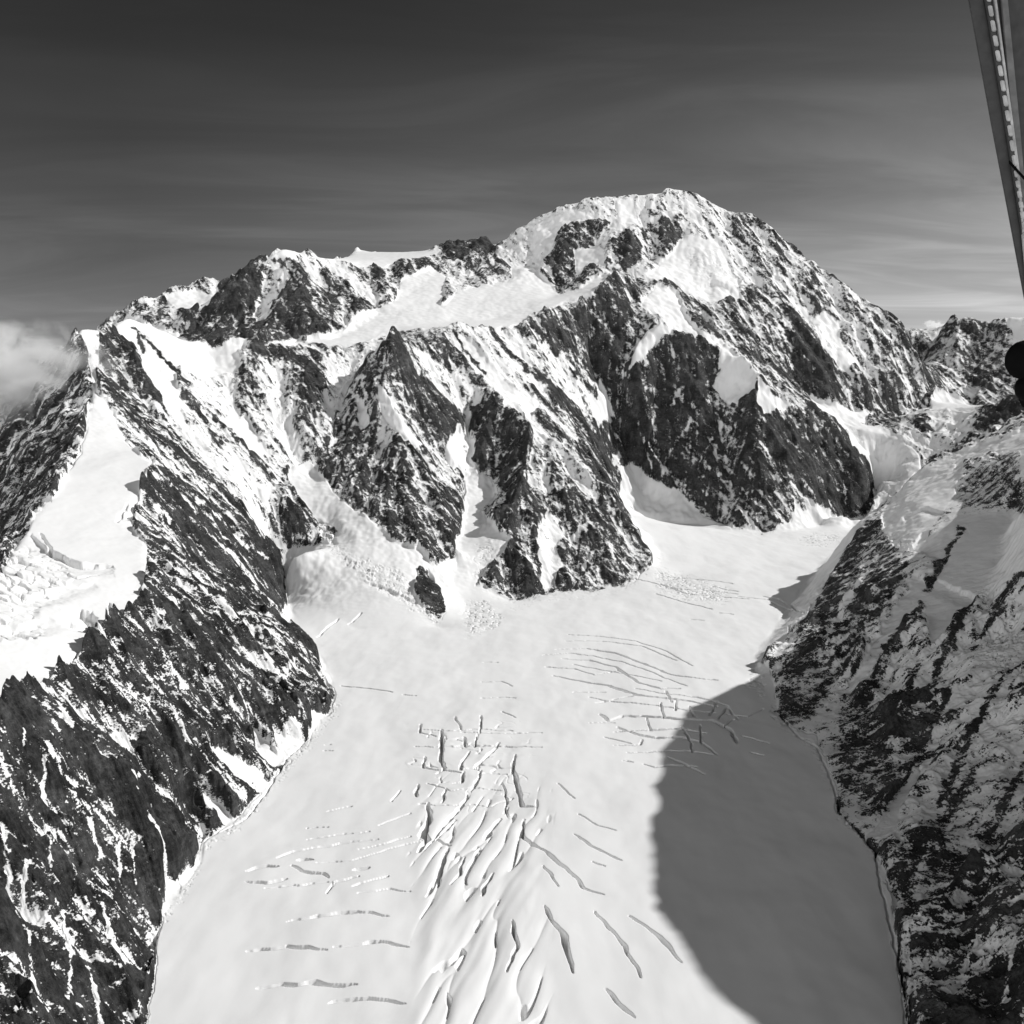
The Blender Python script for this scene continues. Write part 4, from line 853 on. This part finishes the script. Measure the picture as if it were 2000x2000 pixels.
def build_piece(name, mask, label):
    fi, fj = np.nonzero(mask)
    v0 = fi * na + fj
    quads = np.stack([v0, v0 + 1, v0 + na + 1, v0 + na], 1)
    used = np.zeros(nr * na, bool); used[quads.ravel()] = True
    remap = np.cumsum(used) - 1
    ids = np.nonzero(used)[0]
    me = bpy.data.meshes.new(name)
    me.vertices.add(len(ids))
    co = np.stack([VX.ravel()[ids], VY.ravel()[ids], VZ.ravel()[ids]], 1).astype(F32)
    me.vertices.foreach_set('co', co.ravel())
    nf = len(quads)
    me.loops.add(nf * 4); me.polygons.add(nf)
    q = remap[quads][:, ::-1].astype(np.int32)
    me.loops.foreach_set('vertex_index', np.ascontiguousarray(q).ravel())
    me.polygons.foreach_set('loop_start', (np.arange(nf) * 4).astype(np.int32))
    try: me.polygons.foreach_set('loop_total', np.full(nf, 4, np.int32))
    except Exception: pass
    me.polygons.foreach_set('use_smooth', np.ones(nf, bool))
    at = me.attributes.new('rock', 'FLOAT', 'POINT'); at.data.foreach_set('value', rockv.ravel()[ids].astype(F32))
    me.update(calc_edges=True)
    me.materials.append(MT)
    o = bpy.data.objects.new(name, me); COL.objects.link(o)
    o['kind'] = 'structure'; o['label'] = label
    print(name, nf)
    return o
build_piece('glacier', isg, 'white crevassed glacier filling the valley floor between the rock walls')
build_piece('mountain', main, 'highest domed summit with wide snow basin and rock ribs below it')
build_piece('mountain', west, 'two pointed snowy peaks with dark rock faces on the left skyline')
build_piece('mountain', fr_, 'distant shaded rock peaks at the right edge below the saddle')
build_piece('ridge', left_ridge, 'near left ridge with broad snow shoulder above a dark streaked rock face')
build_piece('ridge', right_ridge, 'near right ridge wholly in shade with snow gullies between dark rock')
build_piece('spur', central, 'pair of pointed rock and snow spurs standing in the middle above the glacier')
build_piece('spur', spc, 'dark rock spur with a snowy crest below the highest summit')
print('terrain', round(time.time() - T0, 1))

# ------------------------------------------------------------------ clouds
def cloud(name, label, loc, size, dens, seed, scale):
    bm = bmesh.new(); bmesh.ops.create_icosphere(bm, subdivisions=4, radius=1.0)
    me = bpy.data.meshes.new(name); bm.to_mesh(me); bm.free()
    o = bpy.data.objects.new(name, me); COL.objects.link(o)
    o.location = loc; o.scale = size; o['label'] = label; o['category'] = 'cloud'
    m = bpy.data.materials.new(name + '_vapour'); m.use_nodes = True; t = m.node_tree; t.nodes.clear()
    out = nd(t, 'ShaderNodeOutputMaterial'); pv = nd(t, 'ShaderNodeVolumePrincipled'); lk(t, pv.outputs[0], out.inputs['Volume'])
    tc = nd(t, 'ShaderNodeTexCoord'); ln = nd(t, 'ShaderNodeVectorMath', operation='LENGTH'); lk(t, tc.outputs['Object'], ln.inputs[0])
    mp = nd(t, 'ShaderNodeMapping'); lk(t, tc.outputs['Object'], mp.inputs[0]); mp.inputs['Location'].default_value = (seed, seed * 2, 0); mp.inputs['Scale'].default_value = (1.3, 1, 0.9)
    mp.inputs['Rotation'].default_value = (0, 0.5, 0)
    n = nd(t, 'ShaderNodeTexNoise'); lk(t, mp.outputs[0], n.inputs['Vector']); n.inputs['Scale'].default_value = scale; n.inputs['Detail'].default_value = 5; n.inputs['Roughness'].default_value = 0.6; n.inputs['Distortion'].default_value = 0.6
    core = mathn(t, 'SUBTRACT', 1.0, ln.outputs['Value'], clamp=True)
    d = mathn(t, 'ADD', mathn(t, 'MULTIPLY', core, 1.2), mathn(t, 'MULTIPLY', mathn(t, 'SUBTRACT', n.outputs[0], 0.5), 4.5))
    d = mathn(t, 'MULTIPLY', mathn(t, 'SUBTRACT', d, 0.25, clamp=True), dens)
    d = mathn(t, 'MULTIPLY', d, mathn(t, 'MULTIPLY', core, 4.0, clamp=True))
    lk(t, d, pv.inputs['Density']); pv.inputs['Color'].default_value = (0.97, 0.97, 0.97, 1); pv.inputs['Anisotropy'].default_value = 0.15
    me.materials.append(m); return o
def PM(px, py, Ykm):
    x, y, z = P(px, py, Ykm); return Vector((x * 1000, y * 1000, z * 1000 + CAM_Z))
cloud('cloud', 'soft grey cloud clinging to the shaded side of the left snow ridge', PM(15, 735, 6.95), (900, 470, 480), 0.013, 3.1, 2.3)
cloud('cloud', 'tiny white puff of cloud above the saddle right of the highest summit', PM(1825, 634, 17.5), (240, 200, 110), 0.012, 8.3, 2.0)

# ------------------------------------------------------------------ parts of the aeroplane the picture is taken from
def plain(name, col, rough=0.5, metal=0.0, var=0.3, scale=60):
    m, t, b = new_mat(name)
    tc = nd(t, 'ShaderNodeTexCoord'); n = nd(t, 'ShaderNodeTexNoise'); lk(t, tc.outputs['Object'], n.inputs['Vector']); n.inputs['Scale'].default_value = scale; n.inputs['Detail'].default_value = 6
    c = ramp(t, n.outputs[0], [(0.3, col * (1 - var)), (0.7, col * (1 + var))]); lk(t, c, b.inputs['Base Color'])
    b.inputs['Roughness'].default_value = rough; b.inputs['Metallic'].default_value = metal
    bp = nd(t, 'ShaderNodeBump'); bp.inputs['Strength'].default_value = 0.25; bp.inputs['Distance'].default_value = 0.002; lk(t, n.outputs[0], bp.inputs['Height']); lk(t, bp.outputs[0], b.inputs['Normal'])
    return m
M_DARK = plain('dark_painted_metal', 0.026, 0.6); M_MID = plain('worn_metal', 0.11, 0.45, 0.2); M_LIGHT = plain('bare_metal', 0.36, 0.4, 0.3); M_BLACK = plain('black_rubber', 0.0025, 0.9)
M_BLACK.node_tree.nodes['Principled BSDF'].inputs['Specular IOR Level'].default_value = 0.05
def link(name, bm, mat, parent=None, smooth=False, bevel=0.0):
    if bevel: bmesh.ops.bevel(bm, geom=bm.edges[:], offset=bevel, segments=2, affect='EDGES')
    bmesh.ops.recalc_face_normals(bm, faces=bm.faces)
    if smooth:
        for f in bm.faces: f.smooth = True
    me = bpy.data.meshes.new(name); bm.to_mesh(me); bm.free(); me.materials.append(mat)
    o = bpy.data.objects.new(name, me); COL.objects.link(o)
    if parent: o.parent = parent
    return o
SD = 0.0015                                     # the strut is 1.5 m away
base = PM(1938, 250, SD)
strut = bpy.data.objects.new('aircraft_strut', None); COL.objects.link(strut); strut.location = base; strut.empty_display_size = 0.05
strut['label'] = 'dark riveted metal strut of the aeroplane slanting down at the upper right edge'; strut['category'] = 'aircraft part'
def prism(quad, thick, off=0.0):
    """quad of photo pixels at the strut's distance -> solid slab of the given depth (m) behind it"""
    bm = bmesh.new(); dv = Vector((0, 1, 0))
    a = [bm.verts.new(PM(x, y, SD) - base + dv * off) for x, y in quad]; b = [bm.verts.new(PM(x, y, SD) - base + dv * (off + thick)) for x, y in quad]
    bm.faces.new(a); bm.faces.new(b[::-1]); n = len(quad)
    for i in range(n): bm.faces.new((a[i], a[(i + 1) % n], b[(i + 1) % n], b[i]))
    return bm
link('panel', prism([(1884,-75),(2140,-75),(2140,560),(2060,640),(2016,640),(1944,250)], 0.006, 0.002), M_DARK, strut, bevel=0.0015)
link('flange', prism([(1877,-75),(1905,-75),(1968,250),(2003,480),(2020,640),(2011,640),(1938,250)], 0.004, -0.002), M_DARK, strut, bevel=0.001)
link('moulding', prism([(1945,-75),(1958,-75),(1988,250),(1995,330),(2012,450),(2018,600),(2010,600),(1999,450),(1982,330),(1974,250)], 0.005, -0.006), M_MID, strut, bevel=0.001)
link('rod', prism([(1925,-75),(1930,-75),(1984,330),(2004,560),(2000,560),(1979,330)], 0.005, -0.010), M_LIGHT, strut, bevel=0.0008)
hb = prism([(1906,-75),(1916,-75),(1969,250),(2004,500),(2000,520),(1959,250)], 0.004, -0.009)
hinge = link('hinge', hb, M_DARK, strut, bevel=0.0005)
yy = -70
while yy < 500:
    hgt_ = 21 if yy < 330 else 14
    def hx(y): return (1911 + (y + 75) / 325 * 53) if y < 250 else (1964 + (y - 250) / 250 * 37)
    x0, x1 = hx(yy), hx(yy + hgt_)
    kb = prism([(x0 - 4, yy), (x0 + 4, yy), (x1 + 4.5, yy + hgt_), (x1 - 3.5, yy + hgt_)], 0.004, -0.013)
    link('knuckle', kb, M_LIGHT, hinge, bevel=0.0012)
    yy += hgt_ + (8 if yy < 330 else 6)
cb = prism([(1960,318),(2040,405),(2040,411),(1960,324)], 0.004, -0.018)
link('cable', cb, M_BLACK, strut, bevel=0.001)
KD = 0.0009
kbase = PM(2010, 735, KD)
knob = bpy.data.objects.new('window_knob', None); COL.objects.link(knob); knob.location = kbase; knob.empty_display_size = 0.03
knob['label'] = 'black rounded knob showing at the right edge beside the far peaks'; knob['category'] = 'knob'
def blob(name, px, py, rx, ry, depth):
    bm = bmesh.new(); bmesh.ops.create_uvsphere(bm, u_segments=48, v_segments=24, radius=1.0)
    c = PM(px, py, KD) - kbase; k = KD * 1000 / FPX
    for v in bm.verts:
        # slightly squared rim so it reads as a moulded grip
        f = 1 + 0.05 * abs(v.co.x * v.co.z)
        v.co = Vector((c.x + v.co.x * rx * k * f, c.y + v.co.y * depth, c.z + v.co.z * ry * k * f))
    return link(name, bm, M_BLACK, knob, smooth=True)
blob('grip', 2008, 703, 43, 38, 0.014)
blob('collar', 2023, 757, 37, 30, 0.018)
st = bmesh.new(); k = KD * 1000 / FPX
bmesh.ops.create_cone(st, cap_ends=True, segments=32, radius1=26 * k, radius2=18 * k, depth=90 * k)
cst = PM(2050, 770, KD) - kbase
for v in st.verts: v.co = Vector((cst.x + v.co.z, cst.y + v.co.y, cst.z + v.co.x))
link('stem', st, M_BLACK, knob, smooth=False)
print('done', round(time.time() - T0, 1))
